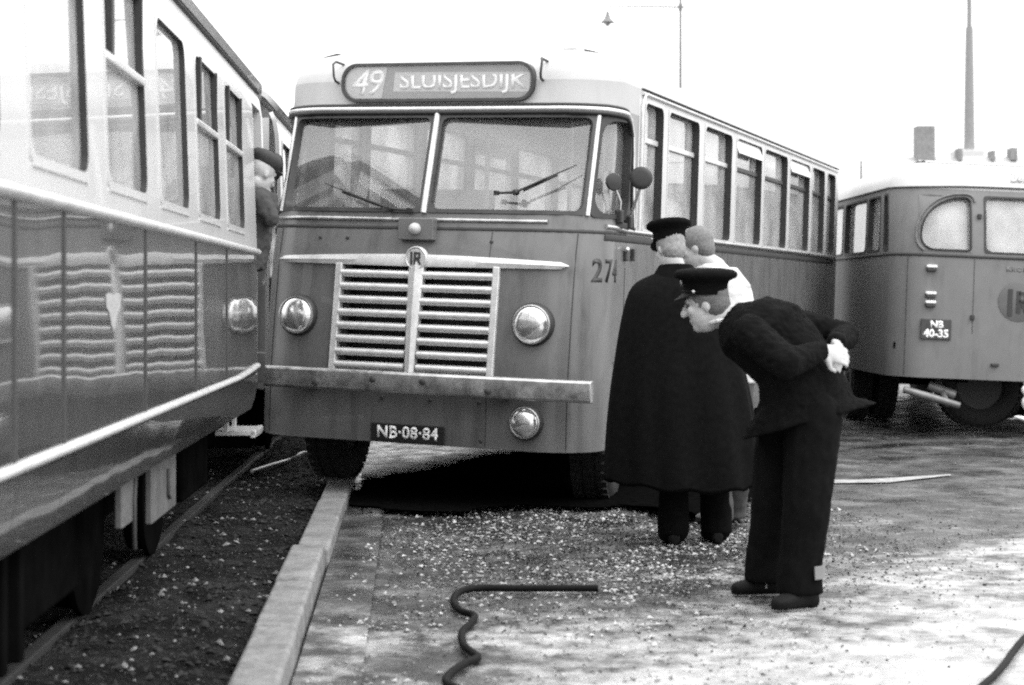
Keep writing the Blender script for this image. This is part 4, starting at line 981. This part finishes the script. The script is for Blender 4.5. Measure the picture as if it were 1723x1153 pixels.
put_text('maker_lettering', text_mesh('KROMHOUT', .075, bold=.002, space=1.15), lambda x, y, z: B2.P(.12 + x, 1.715 + y, .001 + .002 * z), M_LETF, bus2)
put_text('roof_number', text_mesh('262', .14, bold=.002), lambda x, y, z: B2.P(.05 + x, 2.80 + y, -.03 + .012 * z), M_LETW, bus2)
for s_, w_ in ((-.88, 1.685), (-.88, 1.375), (-.88, 1.27)):
    lm = MB().box(B2.P(s_, w_, .01), (.10, .05, .055)).build('tail_lamp', M_DARK, bus2, smooth=0, bevel=.01); MB().box(B2.P(s_, w_ + .028, .014), (.105, .055, .028)).build('lamp_hood', M_WHITE, lm, smooth=0, bevel=.008)
for s_, w_ in ((-.445, 1.14), (-.2, .60), (-.395, 2.32)):
    MB().box(B2.P(s_, w_, .01), (.04 if w_ > .7 else .08, .03, .05 if w_ > .7 else .03)).build('catch', M_SEAM, bus2, smooth=0, bevel=.006)
mb = MB(); mb.box((0, 4.5, .86), (2.4, 8.7, .06)); mb.build('floor', M_UNDER, bus2, smooth=0)
mb = MB(); mb.box((-.42, 4.5, .6), (.09, 8.4, .2)); mb.box((.42, 4.5, .6), (.09, 8.4, .2)); mb.box((0, 2.72, .5), (1.9, .18, .18)); mb.box((0, 4.4, .55), (1.5, 1.6, .45)); mb.build('chassis', M_UNDER, bus2, smooth=0)
for g in (-1, 1):
    for u in (.72, 1.02): wheel(bus2, (g * u, 2.72, .47 + g * u * .042 - .02), 0, r=.46, side=g, w=.25)
    wheel(bus2, (g * 1.05, 7.6, .47 + g * 1.05 * .042 - .02), 0, r=.46, side=g, w=.25)
wheel(bus2, (-.10, .9, .47 - .02), R(90), r=.44, side=1, w=.25).name = 'spare_wheel'
mb = MB(); a, b = Vector((-1.13, -.05, .42)), Vector((-.57, -.10, .28)); mb.tube([a, a.lerp(b, .5), b], [.035, .04, .035], 8); mb.tube([a + Vector((.32, .25, .04)), b + Vector((.02, .25, .09))], .05, 8); mb.tube([b + Vector((-.1, .05, 0)), b + Vector((-.12, .45, .25))], .03, 6)
mb.build('bent_tow_bar', mat('tow_bar_metal', .16, .5, metal=.3, var=.3, scale=9), bus2, smooth=60)
mb = MB(); mb.ell((.26, -.12, .40), (.10, 0, 0), (0, .06, 0), (0, 0, .09)); mb.ell((.27, -.13, .22), (.10, 0, .02), (0, .07, 0), (-.03, 0, .12)); mb.ell((.24, -.16, -.0), (.16, 0, -.05), (0, .05, 0), (.01, 0, .035)); mb.tube([(.26, -.1, .40), (.27, -.12, .2), (.26, -.14, 0)], .03, 8); mb.tube([(.26, -.08, .42), (.26, .10, .52)], .03, 8)
mb.v = [(x - .12, y, z * .75 + .165) for x, y, z in mb.v]
remesh(mb, 'white_tow_bracket', M_WHITE, bus2, .014, 4)

# ================================================================== background
def gable_house(name, c, sx, sy, eave, ridge, rot, label, wallm, roofm, over=.4, wins_=()):
    h = tag(empty(name, c, (0, 0, R(rot))), label, 'house')
    mb = MB(); P = [(-sx, -sy), (sx, -sy), (sx, sy), (-sx, sy)]
    mb.v = [(x, y, 0) for x, y in P] + [(x, y, eave) for x, y in P] + [(-sx, 0, ridge), (sx, 0, ridge)]
    mb.f = [(0, 1, 5, 4), (2, 3, 7, 6), (1, 2, 6, 9, 5), (3, 0, 4, 8, 7)]
    mb.build('wall', wallm, h, smooth=0)
    k = (ridge - eave) / sy
    for g in (-1, 1):
        mb = MB(); mb.v = [(-sx - over, g * (sy + over), eave - k * over + .02), (sx + over, g * (sy + over), eave - k * over + .02), (sx + over, 0, ridge + .02), (-sx - over, 0, ridge + .02)]; mb.f = [(0, 1, 2, 3)]
        mb.build('roof_slope', roofm, h, smooth=0, solid=-.16)
    for (x, z, ww, hh) in wins_:
        w = MB().box((x, -sy - .01, z), (ww, .06, hh)).build('window', M_WHITE, h, smooth=0); MB().box((x, -sy - .045, z), (ww - .14, .02, hh - .14)).build('pane', M_BLACK, w, smooth=0)
    MB().box((sx * .2, -sy - .02, 1.0), (.9, .06, 2.0)).build('door', M_DARK, h, smooth=0)
    return h
hz = gable_house('terraced_house', (17.2, 62, 0), 6.5, 4.0, 4.4, 6.45, 0, 'low pale-roofed house behind the right bus, brick stack on its ridge', M_WALL, M_TILES, wins_=((-4.5, 1.6, 1.2, 1.4), (-2.2, 1.6, 1.2, 1.4), (3.6, 1.6, 1.2, 1.4)))
def stack(x, z0, w, hgt, m=M_BRICK): return MB().box((x, -.2, z0 + hgt / 2), (w, .6, hgt)).build('chimney_stack', m, hz, smooth=0, bevel=.02)
X0 = lambda px: (px - CX) / F * 61.8 - 17.2
stack(X0(1555), 6.2, .66, 1.34); stack(X0(1613), 6.3, .15, .45); stack(X0(1668), 6.3, .15, .36); stack(X0(1703), 6.3, .24, .46)
fc = tag(empty('factory_chimney', (66.3 - 6.2, 226, 0)), 'tall slender factory chimney rising behind the right bus', 'chimney')
fc.location.x = (1631 - CX) / F * 226
MB().lathe([(1.15, 0), (1.0, 12), (.72, 22), (.62, 30), (.50, 36.8)], n=24).build('shaft', M_CHIM, fc, smooth=40)
MB().lathe([(.34, 36.7), (.33, 60), (.40, 60.2), (.38, 61)], n=20).build('upper_shaft', M_CHIM, fc, smooth=40)
MB().box((-.3, 0, 10.3), (3.8, 3.4, 20.6)).build('base_block', mat('chimney_base', .5, .9, var=.1), fc, smooth=0, bevel=.1)
lp_ = tag(empty('street_lamp', ((1145 - CX) / F * 44, 44, 0)), 'slim street lamp pole with a hanging lamp on a long arm', 'street lamp')
MB().lathe([(.09, 0), (.09, .8), (.055, .9), (.045, 5), (.032, 9.4)], n=12).build('pole', M_POLE, lp_, smooth=40)
za = CAMH + (HY - 12) / F * 44
mb = MB(); mb.tube([(.18, 0, za), (0, 0, za), (-1.86, 0, za + .03)], [.018, .024, .018], 8); mb.build('arm', M_POLE, lp_, smooth=60)
mb = MB(); mb.lathe([(.05, -.08), (.06, 0), (.05, .08)], (0, 0, za), n=12); mb.build('collar', M_POLE, lp_, smooth=40)
mb = MB(); mb.tube([(-1.86, 0, za + .04), (-1.86, 0, za - .12)], .014, 6); mb.lathe([(.035, -.12), (.05, -.20), (.09, -.30), (.17, -.38), (.18, -.40), (.12, -.41)], (-1.86, 0, za), n=16); ls = mb.build('lamp_shade', M_POLE, lp_, smooth=40)
MB().ell((-1.86, 0, za - .42), (.07, 0, 0), (0, .07, 0), (0, 0, .08)).build('bulb', M_SIGNP, ls, smooth=60)
mb = MB(); p0 = at(1449, 310, 40); tag(MB().lathe([(.05, 0), (.035, p0.z - .3), (.02, p0.z + .55)], (p0.x, 40, 0), n=8).build('mast', M_POLE, None, smooth=40), 'thin distant mast between the two buses', 'mast')

# ================================================================== hoses and rods on the ground
def gpt(px, py, z=.02): Y = F * (CAMH - z) / (py - HY); return Vector(((px - CX) / F * Y, Y, z))
def smooth_path(P, n=8):
    out = []
    for i in range(len(P) - 1):
        p0, p1, p2, p3 = P[max(i - 1, 0)], P[i], P[i + 1], P[min(i + 2, len(P) - 1)]
        for k in range(n):
            t = k / n; out.append(.5 * ((2 * p1) + (p2 - p0) * t + (2 * p0 - 5 * p1 + 4 * p2 - p3) * t * t + (3 * p1 - p0 - 3 * p2 + p3) * t ** 3))
    out.append(P[-1]); return out
P = [gpt(*q) for q in ((1006, 990), (940, 990), (860, 990), (800, 990), (772, 997), (763, 1012), (775, 1028), (798, 1036), (793, 1048), (778, 1064), (780, 1085), (797, 1100), (803, 1108), (780, 1118), (756, 1135), (752, 1150), (775, 1162), (810, 1180), (830, 1230))]
mb = MB(); mb.tube(smooth_path(P), .0165, 10); tag(mb.build('rubber_hose', M_HOSE, None, smooth=60), 'kinked dark rubber hose lying on the road in front of the bus', 'hose')
P = [gpt(*q) for q in ((1640, 1165), (1672, 1138), (1690, 1118), (1704, 1098), (1723, 1075), (1760, 1040), (1800, 1015))]
mb = MB(); mb.tube(smooth_path(P), .014, 10); tag(mb.build('cable', M_HOSE, None, smooth=60), 'dark cable crossing the bright road at the bottom right corner', 'cable')
P = [gpt(*q, z) for q, z in (((424, 793), .07), ((455, 783), .075), ((487, 774), .085), ((498, 768), .12), ((512, 762), .14), ((535, 762), .14))]
mb = MB(); mb.tube(smooth_path(P, 5), .016, 8); tag(mb.build('bent_pipe', M_PIPE, None, smooth=60), 'pale bent pipe lying on the gravel beside the front wheel', 'pipe')
P = [gpt(*q, z) for q, z in (((395, 745), .07), ((440, 712), .07))]

# ================================================================== people
class Head:
    def __init__(s, c, fwd, up):
        s.c = Vector(c); s.f = Vector(fwd).normalized(); u = Vector(up); s.u = (u - s.f * u.dot(s.f)).normalized(); s.l = s.u.cross(s.f)
    def p(s, f, l, u): return s.c + s.f * f + s.l * l + s.u * u
    def flesh(s, mb):
        E = lambda c, a, b, d: mb.ell(s.p(*c), s.f * a, s.l * b, s.u * d)
        E((-.008, 0, .035), .098, .077, .098); E((.022, 0, -.035), .075, .064, .095)
        E((.062, 0, -.095), .030, .034, .026); E((.078, 0, .035), .022, .055, .018)
        mb.caps(s.p(.094, 0, .025), .011, s.p(.122, 0, -.022), .017); E((.094, .012, -.024), .012, .014, .010); E((.094, -.012, -.024), .012, .014, .010)
        E((.088, 0, -.058), .014, .024, .008); E((.084, 0, -.070), .014, .021, .008)
        for g in (-1, 1): E((-.012, g * .071, -.005), .019, .010, .030); E((.07, g * .038, -.012), .022, .022, .024)
    def eyes(s, par):
        for g in (-1, 1): MB().ell(s.p(.087, g * .031, .010), s.f * .008, s.l * .014, s.u * .008, 8, 6).build('eye', M_LETB, par, smooth=60)
    def hair(s, par, m, low=-.04):
        mb = MB(); mb.ell(s.p(-.016, 0, .042), s.f * .099, s.l * .083, s.u * .10); mb.ell(s.p(-.045, 0, -.005), s.f * .066, s.l * .074, s.u * .08)
        return remesh(mb, 'hair', m, par, .010, 3, .003, 60)
    def cap(s, par, wide=.145, tilt=10, badge=True, soft=.0):
        q = Matrix.Rotation(R(tilt), 3, s.l); f, u = q @ s.f, q @ s.u; l = s.l; c = s.p(-.006, 0, .062)
        mb = MB(); mb.lathe([(.060, -.012), (.104, -.012), (.106, .035), (.112, .05), (wide * .97, .068), (wide, .080), (wide * .985, .092), (wide * .86, .104), (wide * .5, .112), (.005, .114)], c, u, f, l * .86, n=36)
        o = mb.build('peaked_cap', M_CLOTH, par, smooth=50)
        mb = MB(); n_ = 14                               # visor
        for i in range(n_ + 1):
            a = R(-72 + 144 * i / n_); inner = f * (.104 * math.cos(a)) + l * (.104 * .86 * math.sin(a)); k = math.cos(a * 1.22)
            mb.v += [tuple(c + inner - u * .005), tuple(c + inner * (1 + .48 * max(0, k)) - u * (.005 + .040 * max(0, k)))]
        mb.f = [(2 * i, 2 * i + 2, 2 * i + 3, 2 * i + 1) for i in range(n_)]; mb.build('visor', M_LEATHER, o, smooth=60, solid=.004)
        mb = MB(); mb.tube([c + (f * math.cos(R(a)) * 1.02 + l * .88 * math.sin(R(a))) * .1045 + u * (.002 + .002 * math.cos(R(a))) for a in range(-84, 85, 12)], .0045, 6); mb.build('chin_strap', M_LEATHER, o, smooth=60)
        if badge:
            for g in (-1, 1): MB().ell(c + f * .035 + l * g * .092 + u * .004, f * .009, l * .008, u * .009, 10, 6).build('strap_button', M_CHROME, o, smooth=60)
            MB().ell(c + f * .115 + u * .045, f * .008, l * .018, u * .022, 10, 6).build('cap_badge', M_CHROME, o, smooth=60)
        return o
def shoe(name, heel, toe, m, par, w=.05, h=.075):
    heel, toe = Vector(heel), Vector(toe); d_ = (toe - heel); d_.z = 0; d_.normalize(); l = Vector((-d_.y, d_.x, 0)); mb = MB()
    L = (toe - heel).length; up = Vector((0, 0, 1))
    rings = [(heel + up * .035, l * .030, up * .030), (heel + d_ * .03 + up * .05, l * .036, up * .05), (heel + d_ * .09 + up * .05, l * .038, up * .05), (heel + d_ * (L * .5) + up * .043, l * w * .85, up * .043), (heel + d_ * (L * .75) + up * .034, l * w, up * .034), (heel + d_ * (L * .93) + up * .028, l * w * .8, up * .028), (heel + d_ * L + up * .022, l * w * .35, up * .018)]
    mb.loft(rings, 16); o = remesh(mb, name, m, par, .008, 3)
    for v in o.data.vertices:
        if v.co.z < min(heel.z, toe.z) + .008: v.co.z = min(heel.z, toe.z)
    return o
def hand(mb, wrist, d_, nrm, side=1, curl=.6, size=1.0):
    """palm plus five jointed fingers; d_ finger direction, nrm back of the hand, side +1 thumb to d x nrm"""
    d_ = Vector(d_).normalized(); n_ = Vector(nrm); n_ = (n_ - d_ * n_.dot(d_)).normalized(); t = d_.cross(n_) * side; k = size; w = Vector(wrist)
    mb.loft([(w, t * .026 * k, n_ * .02 * k), (w + d_ * .03 * k, t * .034 * k, n_ * .018 * k), (w + d_ * .065 * k, t * .041 * k, n_ * .015 * k), (w + d_ * .09 * k, t * .042 * k, n_ * .012 * k)], 14)
    for i, L in enumerate((.068, .076, .072, .056)):
        o = w + d_ * .084 * k + t * (.031 - .0205 * i) * k; p = o; ang = 0
        for j, q in enumerate((.45, .32, .23)):
            ang += curl * (.55 + .25 * j); dd = d_ * math.cos(ang) - n_ * math.sin(ang); p2 = p + dd * L * q * k; mb.caps(p, (.0098 - .001 * j) * k, p2, (.0090 - .001 * j) * k, 8); p = p2
    o = w + d_ * .025 * k + t * .032 * k; p1 = o + (d_ * .55 + t * .6 - n_ * .3).normalized() * .042 * k; p2 = p1 + (d_ * .85 + t * .1 - n_ * .4).normalized() * .032 * k
    mb.caps(o, .0135 * k, p1, .0115 * k, 8); mb.caps(p1, .011 * k, p2, .0085 * k, 8)

def rel(px, py, Y, base): return at(px, py, Y) - Vector(base)

# ---- officer in the long cape, back to us
b1 = (1.06, 9.92, .0)
H1 = Head((-.145, .05, 1.695), (-.35, .92, -.30), (-.04, .15, 1))
mb = MB(); H1.flesh(mb)
mb.caps(H1.p(-.02, 0, -.07), .058, (-.105, .02, 1.52), .068); mb.loft([((-.10, .02, 1.52), (.15, 0, 0), (0, .08, 0)), ((-.09, .02, 1.42), (.20, 0, 0), (0, .11, 0)), ((-.06, 0, 1.15), (.16, 0, 0), (0, .10, 0)), ((-.02, 0, .92), (.17, 0, 0), (0, .11, 0)), ((0, 0, .85), (.16, 0, 0), (0, .10, 0))])
legs1 = (((-.10, 0, .88), (-.125, .02, .48), (-.13, .0, .10)), ((.09, 0, .88), (.10, .05, .48), (.125, .08, .10)))
for a, b, c in legs1: mb.caps(a, .085, b, .058); mb.caps(b, .056, c, .042); mb.caps(c, .042, Vector(c) + Vector((-.01, .09, -.05)), .035)
for g in (-1, 1):
    mb.caps((-.09 + g * .19, .02, 1.44), .05, (-.08 + g * .24, -.01, 1.15), .042); mb.caps((-.08 + g * .24, -.01, 1.15), .040, (-.06 + g * .15, .17, 1.0), .03); hand(mb, (-.06 + g * .15, .17, 1.0), (-.5 * g, .8, -.2), (0, .2, 1), -g, .5)
off1 = tag(remesh(mb, 'person', M_SKIN, None, .009, 3), 'person in long black cape and peaked cap, back turned, beside the bus corner', 'person'); off1.location = b1
H1.eyes(off1); H1.hair(off1, mat('grey_hair', .22, .7, var=.4, scale=80, bump=.003, bscale=200)); H1.cap(off1, .148, -8)
for a, b, c in legs1:
    a, b, c = Vector(a), Vector(b), Vector(c); m_ = MB(); m_.caps(a, .10, b, .085); m_.caps(b, .085, c + Vector((0, 0, -.02)), .088); m_.loft([(c + Vector((0, 0, .1)), (.088, 0, 0), (0, .10, 0)), (c + Vector((0, .0, -.04)), (.092, 0, 0), (0, .105, 0))])
    remesh(m_, 'trouser_leg', M_TROUS, off1, .011, 4, .006, 9, (1, 1, .6))
    shoe('shoe', c + Vector((.0, -.10, -c.z)), c + Vector((-.04, .19, -c.z)), M_LEATHER, off1, .052)
# cape: folds deepen toward the hem
prof = [(1.575, -.115, .075, .085, .03), (1.55, -.11, .14, .105, .025), (1.525, -.10, .215, .125, .02), (1.485, -.10, .275, .15, .01), (1.41, -.105, .300, .175, 0), (1.28, -.115, .325, .205, 0), (1.1, -.11, .36, .24, 0), (.9, -.10, .40, .27, -.01), (.7, -.095, .425, .29, -.01), (.5, -.085, .445, .305, -.01), (.34, -.075, .46, .315, -.01)]
mb = MB(); N_ = 120
for z, cx, rx, ry, cy_ in prof:
    amp = .06 * max(0, (1.42 - z) / 1.1) ** .8
    for k in range(N_):
        t = 2 * PI * k / N_; fo_ = (math.sin(11 * t + .8 * math.sin(3 * t) + 1.1 * z) * .6 + math.sin(7 * t + 2 + .5 * z) * .4) * amp
        hem = (.025 * math.sin(2 * t + 1) + .012 * math.sin(11 * t)) if z < .4 else 0
        mb.v.append((cx + rx * (1 + fo_) * math.cos(t), cy_ + ry * (1 + fo_) * math.sin(t), z + hem))
mb.f = [(j * N_ + k, (j + 1) * N_ + k, (j + 1) * N_ + (k + 1) % N_, j * N_ + (k + 1) % N_) for j in range(len(prof) - 1) for k in range(N_)]
o = mb.build('cape', M_CLOTH, off1, smooth=70, solid=.012); ss = o.modifiers.new('sub', 'SUBSURF'); ss.levels = 1; ss.render_levels = 1
mb = MB()                                                # turned-down collar
for z, r0, r1, dz in ((1.585, .082, .088, 0), (1.60, .098, .10, .0), (1.555, .125, .118, 0), (1.50, .168, .14, -.01)):
    mb.v += [(-.115 + r0 * math.cos(2 * PI * k / 40), .03 + r1 * math.sin(2 * PI * k / 40), z + dz - .012 * math.sin(2 * PI * k / 40)) for k in range(40)]
mb.f = [(j * 40 + k, (j + 1) * 40 + k, (j + 1) * 40 + (k + 1) % 40, j * 40 + (k + 1) % 40) for j in range(3) for k in range(40)]
mb.build('collar', M_CLOTH2, off1, smooth=60, solid=.010)

# ---- officer bending forward, hands clasped behind his back
b2 = (1.30, 8.08, 0.0)
q = lambda px, py, Y=8.08: rel(px, py, Y, b2)
fw = Vector((-.93, .36, 0)).normalized(); lat = Vector((fw.y * -1, fw.x, 0))       # lat: his left, toward the camera
if lat.y > 0: lat = -lat
H2 = Head(q(1190, 513, 8.16), fw + Vector((0, 0, -.22)), Vector((-.12, 0, 1)))
mb = MB(); H2.flesh(mb)
neck = q(1228, 535, 8.14); mb.caps(H2.p(-.025, 0, -.06), .056, neck, .064)
sp_ = [neck, q(1262, 560, 8.1), q(1310, 610, 8.08), q(1350, 665, 8.08), q(1358, 700, 8.08)]
mb.loft([(sp_[0], lat * .09, Vector((.05, 0, .07))), (sp_[1], lat * .17, Vector((.09, 0, .10))), (sp_[2], lat * .15, Vector((.08, 0, .09))), (sp_[3], lat * .16, Vector((.09, 0, .07))), (sp_[4], lat * .15, Vector((.1, 0, .03)))])
legN = (q(1368, 715, 8.0), q(1357, 855, 7.93), q(1345, 985, 7.92)); legF = (q(1322, 712, 8.2), q(1303, 850, 8.22), q(1290, 965, 8.24))
for a, b, c in (legN, legF): mb.caps(a, .085, b, .058); mb.caps(b, .056, c, .028); mb.caps(c, .026, c + Vector((-.01, -.01, -.06)), .018)
shN, elN, wrN = q(1262, 562, 7.90), q(1322, 612, 7.70), q(1383, 590, 7.90)
shF, elF, wrF = q(1300, 538, 8.32), q(1420, 566, 8.42), q(1406, 578, 8.12)
for a, b, c in ((shN, elN, wrN), (shF, elF, wrF)): mb.caps(a, .05, b, .042); mb.caps(b, .040, c, .028)
hand(mb, wrN, (.75, .22, -.18), (.3, -.9, .3), 1, .5, 1.12); hand(mb, wrF + Vector((0, -.06, 0)), (-.10, -.35, -.95), (.8, -.6, .1), -1, .55, 1.12)
off2 = tag(remesh(mb, 'person', M_SKIN, None, .0065, 2), 'person in dark uniform jacket and peaked cap bending forward, hands clasped behind', 'person'); off2.location = b2
H2.eyes(off2); H2.hair(off2, M_HAIR); H2.cap(off2, .152, -13)
mb = MB(); axp = lambda dx, dz, r: Vector((dx, 0, dz)).normalized() * r
hemdir = Vector((1, 0, .27)).normalized()
mb.loft([(q(1226, 533, 8.14), lat * .075, axp(.55, .8, .075)), (q(1238, 541, 8.12), lat * .15, axp(.6, .8, .115)), (q(1257, 547, 8.11), lat * .215, axp(.6, .8, .166)), (q(1296, 566, 8.1), lat * .235, axp(.66, .75, .195)), (q(1328, 604, 8.09), lat * .215, axp(.75, .65, .185)), (q(1348, 652, 8.08), lat * .215, axp(.88, .48, .205)), (q(1350, 690, 8.08), lat * .22, hemdir * .25), (q(1362, 709, 8.08), lat * .235, hemdir * .325)], 28)
for a, b, c, r in ((shN, elN, wrN, 1), (shF, elF, wrF, 1)):
    mb.caps(a, .090, b, .072); mb.caps(b, .070, c + (b - c).normalized() * .03, .048)
o = remesh(mb, 'jacket', M_CLOTH2, off2, .008, 2, .008, 17, (1, 1, 1.2))
mb = MB(); cc = q(1216, 517, 8.15)                       # pale shirt collar
mb.tube([H2.p(-.03, 0, -.075) + (H2.l * math.cos(t) + H2.f * math.sin(t)) * .058 + Vector((.012, 0, -.008)) for t in [2 * PI * k / 18 for k in range(19)]], .011, 8, cap=False)
mb.build('shirt_collar', M_SHIRT, off2, smooth=60)
for a, b, c in (legN, legF):
    m_ = MB(); m_.caps(a + Vector((0, 0, .04)), .138, b, .110); m_.caps(b, .110, c + Vector((0, 0, .05)), .094); m_.loft([(c + Vector((0, 0, .12)), (.098, 0, 0), (0, .095, 0)), (c + Vector((0, 0, -.035)), (.106, 0, 0), (0, .105, 0))])
    remesh(m_, 'trouser_leg', M_TROUS, off2, .010, 4, .008, 8, (1, 1, .6))
cN, cF = legN[2], legF[2]
shoe('shoe', (cN.x + .08, cN.y - .02, .0), (cN.x - .14, cN.y - .09, .0), M_LEATHER, off2, .052)
shoe('shoe', (cF.x + .09, cF.y + .02, .0), (cF.x - .17, cF.y + .0, .0), M_LEATHER, off2, .052)
mb = MB(); c0 = q(1357, 959, 7.92); mb.v = []
for dz in (-.03, .03):
    for k in range(7):
        t = R(-62 + 8 * k); mb.v.append((cN.x + .112 * math.cos(t) * 1.0, cN.y + .110 * math.sin(t), c0.z + dz))
mb.f = [(k, k + 1, 8 + k, 7 + k) for k in range(6)]
mb.build('pale_ankle_patch', mat('pale_patch', .17, .8, var=.2), off2, smooth=60, solid=-.006)

# ---- man in the white shirt behind them
b3 = (1.40, 10.75, 0.0)
q = lambda px, py, Y=10.75: rel(px - 17, py, Y, b3)
H3 = Head(q(1191, 418), (-.85, .45, -.28), (-.18, .1, 1))
mb = MB(); H3.flesh(mb); nk = q(1222, 450); mb.caps(H3.p(-.02, 0, -.07), .056, nk, .064)
mb.loft([(nk, (.13, 0, 0), (0, .09, 0)), (q(1232, 480), (.18, 0, 0), (0, .11, 0)), (q(1238, 560), (.15, 0, 0), (0, .10, 0)), (q(1240, 640), (.15, 0, 0), (0, .10, 0))])
lg = ((q(1222, 640), q(1222, 770), q(1226, 868)), (q(1256, 640), q(1260, 770), q(1248, 862, 10.95)))
for a, b, c in lg: mb.caps(a, .082, b, .056); mb.caps(b, .055, c, .04); mb.caps(c, .04, c + Vector((-.06, .04, -.05)), .034)
arms3 = ((q(1262, 492), q(1278, 560), q(1250, 600, 10.55)), (q(1196, 480, 10.95), q(1180, 540, 11.05), q(1140, 560, 10.9)))
for a, b, c in arms3: mb.caps(a, .05, b, .04); mb.caps(b, .04, c, .03); hand(mb, c, (c - b), (0, -.3, 1), 1, .4)
man3 = tag(remesh(mb, 'person', M_SKIN, None, .009, 3), 'person in white shirt with short hair, half hidden behind the caped officer', 'person'); man3.location = b3
H3.eyes(man3); H3.hair(man3, mat('fair_hair', .13, .7, var=.4, scale=80, bump=.003, bscale=200))
mb = MB(); mb.loft([(q(1216, 443), (.075, 0, 0), (0, .075, 0)), (q(1222, 455), (.13, 0, -.03), (0, .10, 0)), (q(1230, 475), (.185, 0, -.05), (0, .13, 0)), (q(1236, 520), (.195, 0, -.03), (0, .14, 0)), (q(1240, 600), (.18, 0, 0), (0, .13, 0)), (q(1240, 645), (.185, 0, 0), (0, .135, 0))])
for a, b, c in arms3: mb.caps(a, .075, b, .06); mb.caps(b, .058, c.lerp(b, .3), .048)
remesh(mb, 'shirt', M_SHIRT, man3, .011, 4, .010, 10)
for a, b, c in lg:
    m_ = MB(); m_.caps(a, .11, b, .09); m_.caps(b, .09, c + Vector((0, 0, .02)), .092); m_.loft([(c + Vector((0, 0, .1)), (.09, 0, 0), (0, .095, 0)), (c + Vector((0, 0, -.03)), (.095, 0, 0), (0, .10, 0))])
    remesh(m_, 'trouser_leg', M_GTROUS, man3, .012, 4, .007, 8)
    shoe('shoe', (c.x + .06, c.y - .07, 0), (c.x - .12, c.y + .14, 0), mat('brown_shoe', .16, .6, var=.3), man3, .05)

# ---- man leaning out of the tram's end doorway
b4 = (-1.80, 11.22, .84); B4S = 13
q = lambda px, py, Y=11.25: rel(px - B4S, py, Y, b4)
H4 = Head(q(452, 293, 11.2), (.55, .72, -.40), (.18, .1, 1))
mb = MB(); H4.flesh(mb); nk = q(440, 318, 11.2); mb.caps(H4.p(-.02, 0, -.07), .055, nk, .062)
mb.loft([(nk, (.10, .06, 0), (-.05, .09, .03)), (q(434, 345, 11.2), (.13, .08, 0), (-.06, .10, 0)), (q(420, 400, 11.2), (.13, .06, 0), (-.05, .09, 0)), (q(412, 450, 11.2), (.13, .05, 0), (-.05, .09, 0))])
lg = (((-.13, -.06, .58), (-.08, -.02, .32), (-.14, -.06, .09)), ((-.02, .08, .58), (.03, .10, .32), (-.02, .08, .09)))
for a, b, c in lg: mb.caps(a, .08, b, .056); mb.caps(b, .055, c, .04); mb.caps(c, .04, Vector(c) + Vector((.07, .04, -.05)), .034)
arms4 = ((q(448, 335, 11.1), q(466, 365, 11.1), q(455, 352, 11.42)), (q(426, 335, 11.35), q(430, 385, 11.42), q(448, 372, 11.46)))
for a, b, c in arms4: mb.caps(a, .05, b, .04); mb.caps(b, .04, c, .03); hand(mb, c, (c - b), (.2, -.5, .8), 1, .7)
man4 = tag(remesh(mb, 'person', M_SKIN, None, .009, 3), 'person in dark jacket and flat cap leaning out of the tram doorway', 'person'); man4.location = b4
H4.eyes(man4)
mb = MB(); mb.lathe([(.09, 0), (.102, .01), (.118, .035), (.122, .055), (.10, .085), (.05, .10), (.004, .104)], H4.p(-.005, 0, .055), H4.u, H4.f, H4.l * .86, n=28); mb.ell(H4.p(.10, 0, .06), H4.f * .05, H4.l * .07, H4.u * .010); mb.build('flat_cap', M_GTROUS, man4, smooth=50)
mb = MB(); mb.loft([(nk, (.075, .03, 0), (-.03, .075, 0)), (q(438, 328, 11.2), (.14, .08, 0), (-.06, .11, 0)), (q(434, 345, 11.2), (.165, .09, 0), (-.07, .125, 0)), (q(422, 400, 11.2), (.165, .07, 0), (-.06, .12, 0)), (q(412, 455, 11.2), (.17, .07, 0), (-.06, .125, 0))])
for a, b, c in arms4: mb.caps(a, .078, b, .062); mb.caps(b, .06, c.lerp(b, .2), .05)
remesh(mb, 'jacket', M_GREYCO, man4, .010, 3, .016, 12)
for a, b, c in lg:
    a, b, c = Vector(a), Vector(b), Vector(c); m_ = MB(); m_.caps(a, .105, b, .085); m_.caps(b, .085, c + Vector((0, 0, .02)), .085); remesh(m_, 'trouser_leg', M_TROUS, man4, .012, 4)
    shoe('shoe', (c.x - .08, c.y - .05, 0), (c.x + .14, c.y + .08, 0), M_LEATHER, man4, .05)
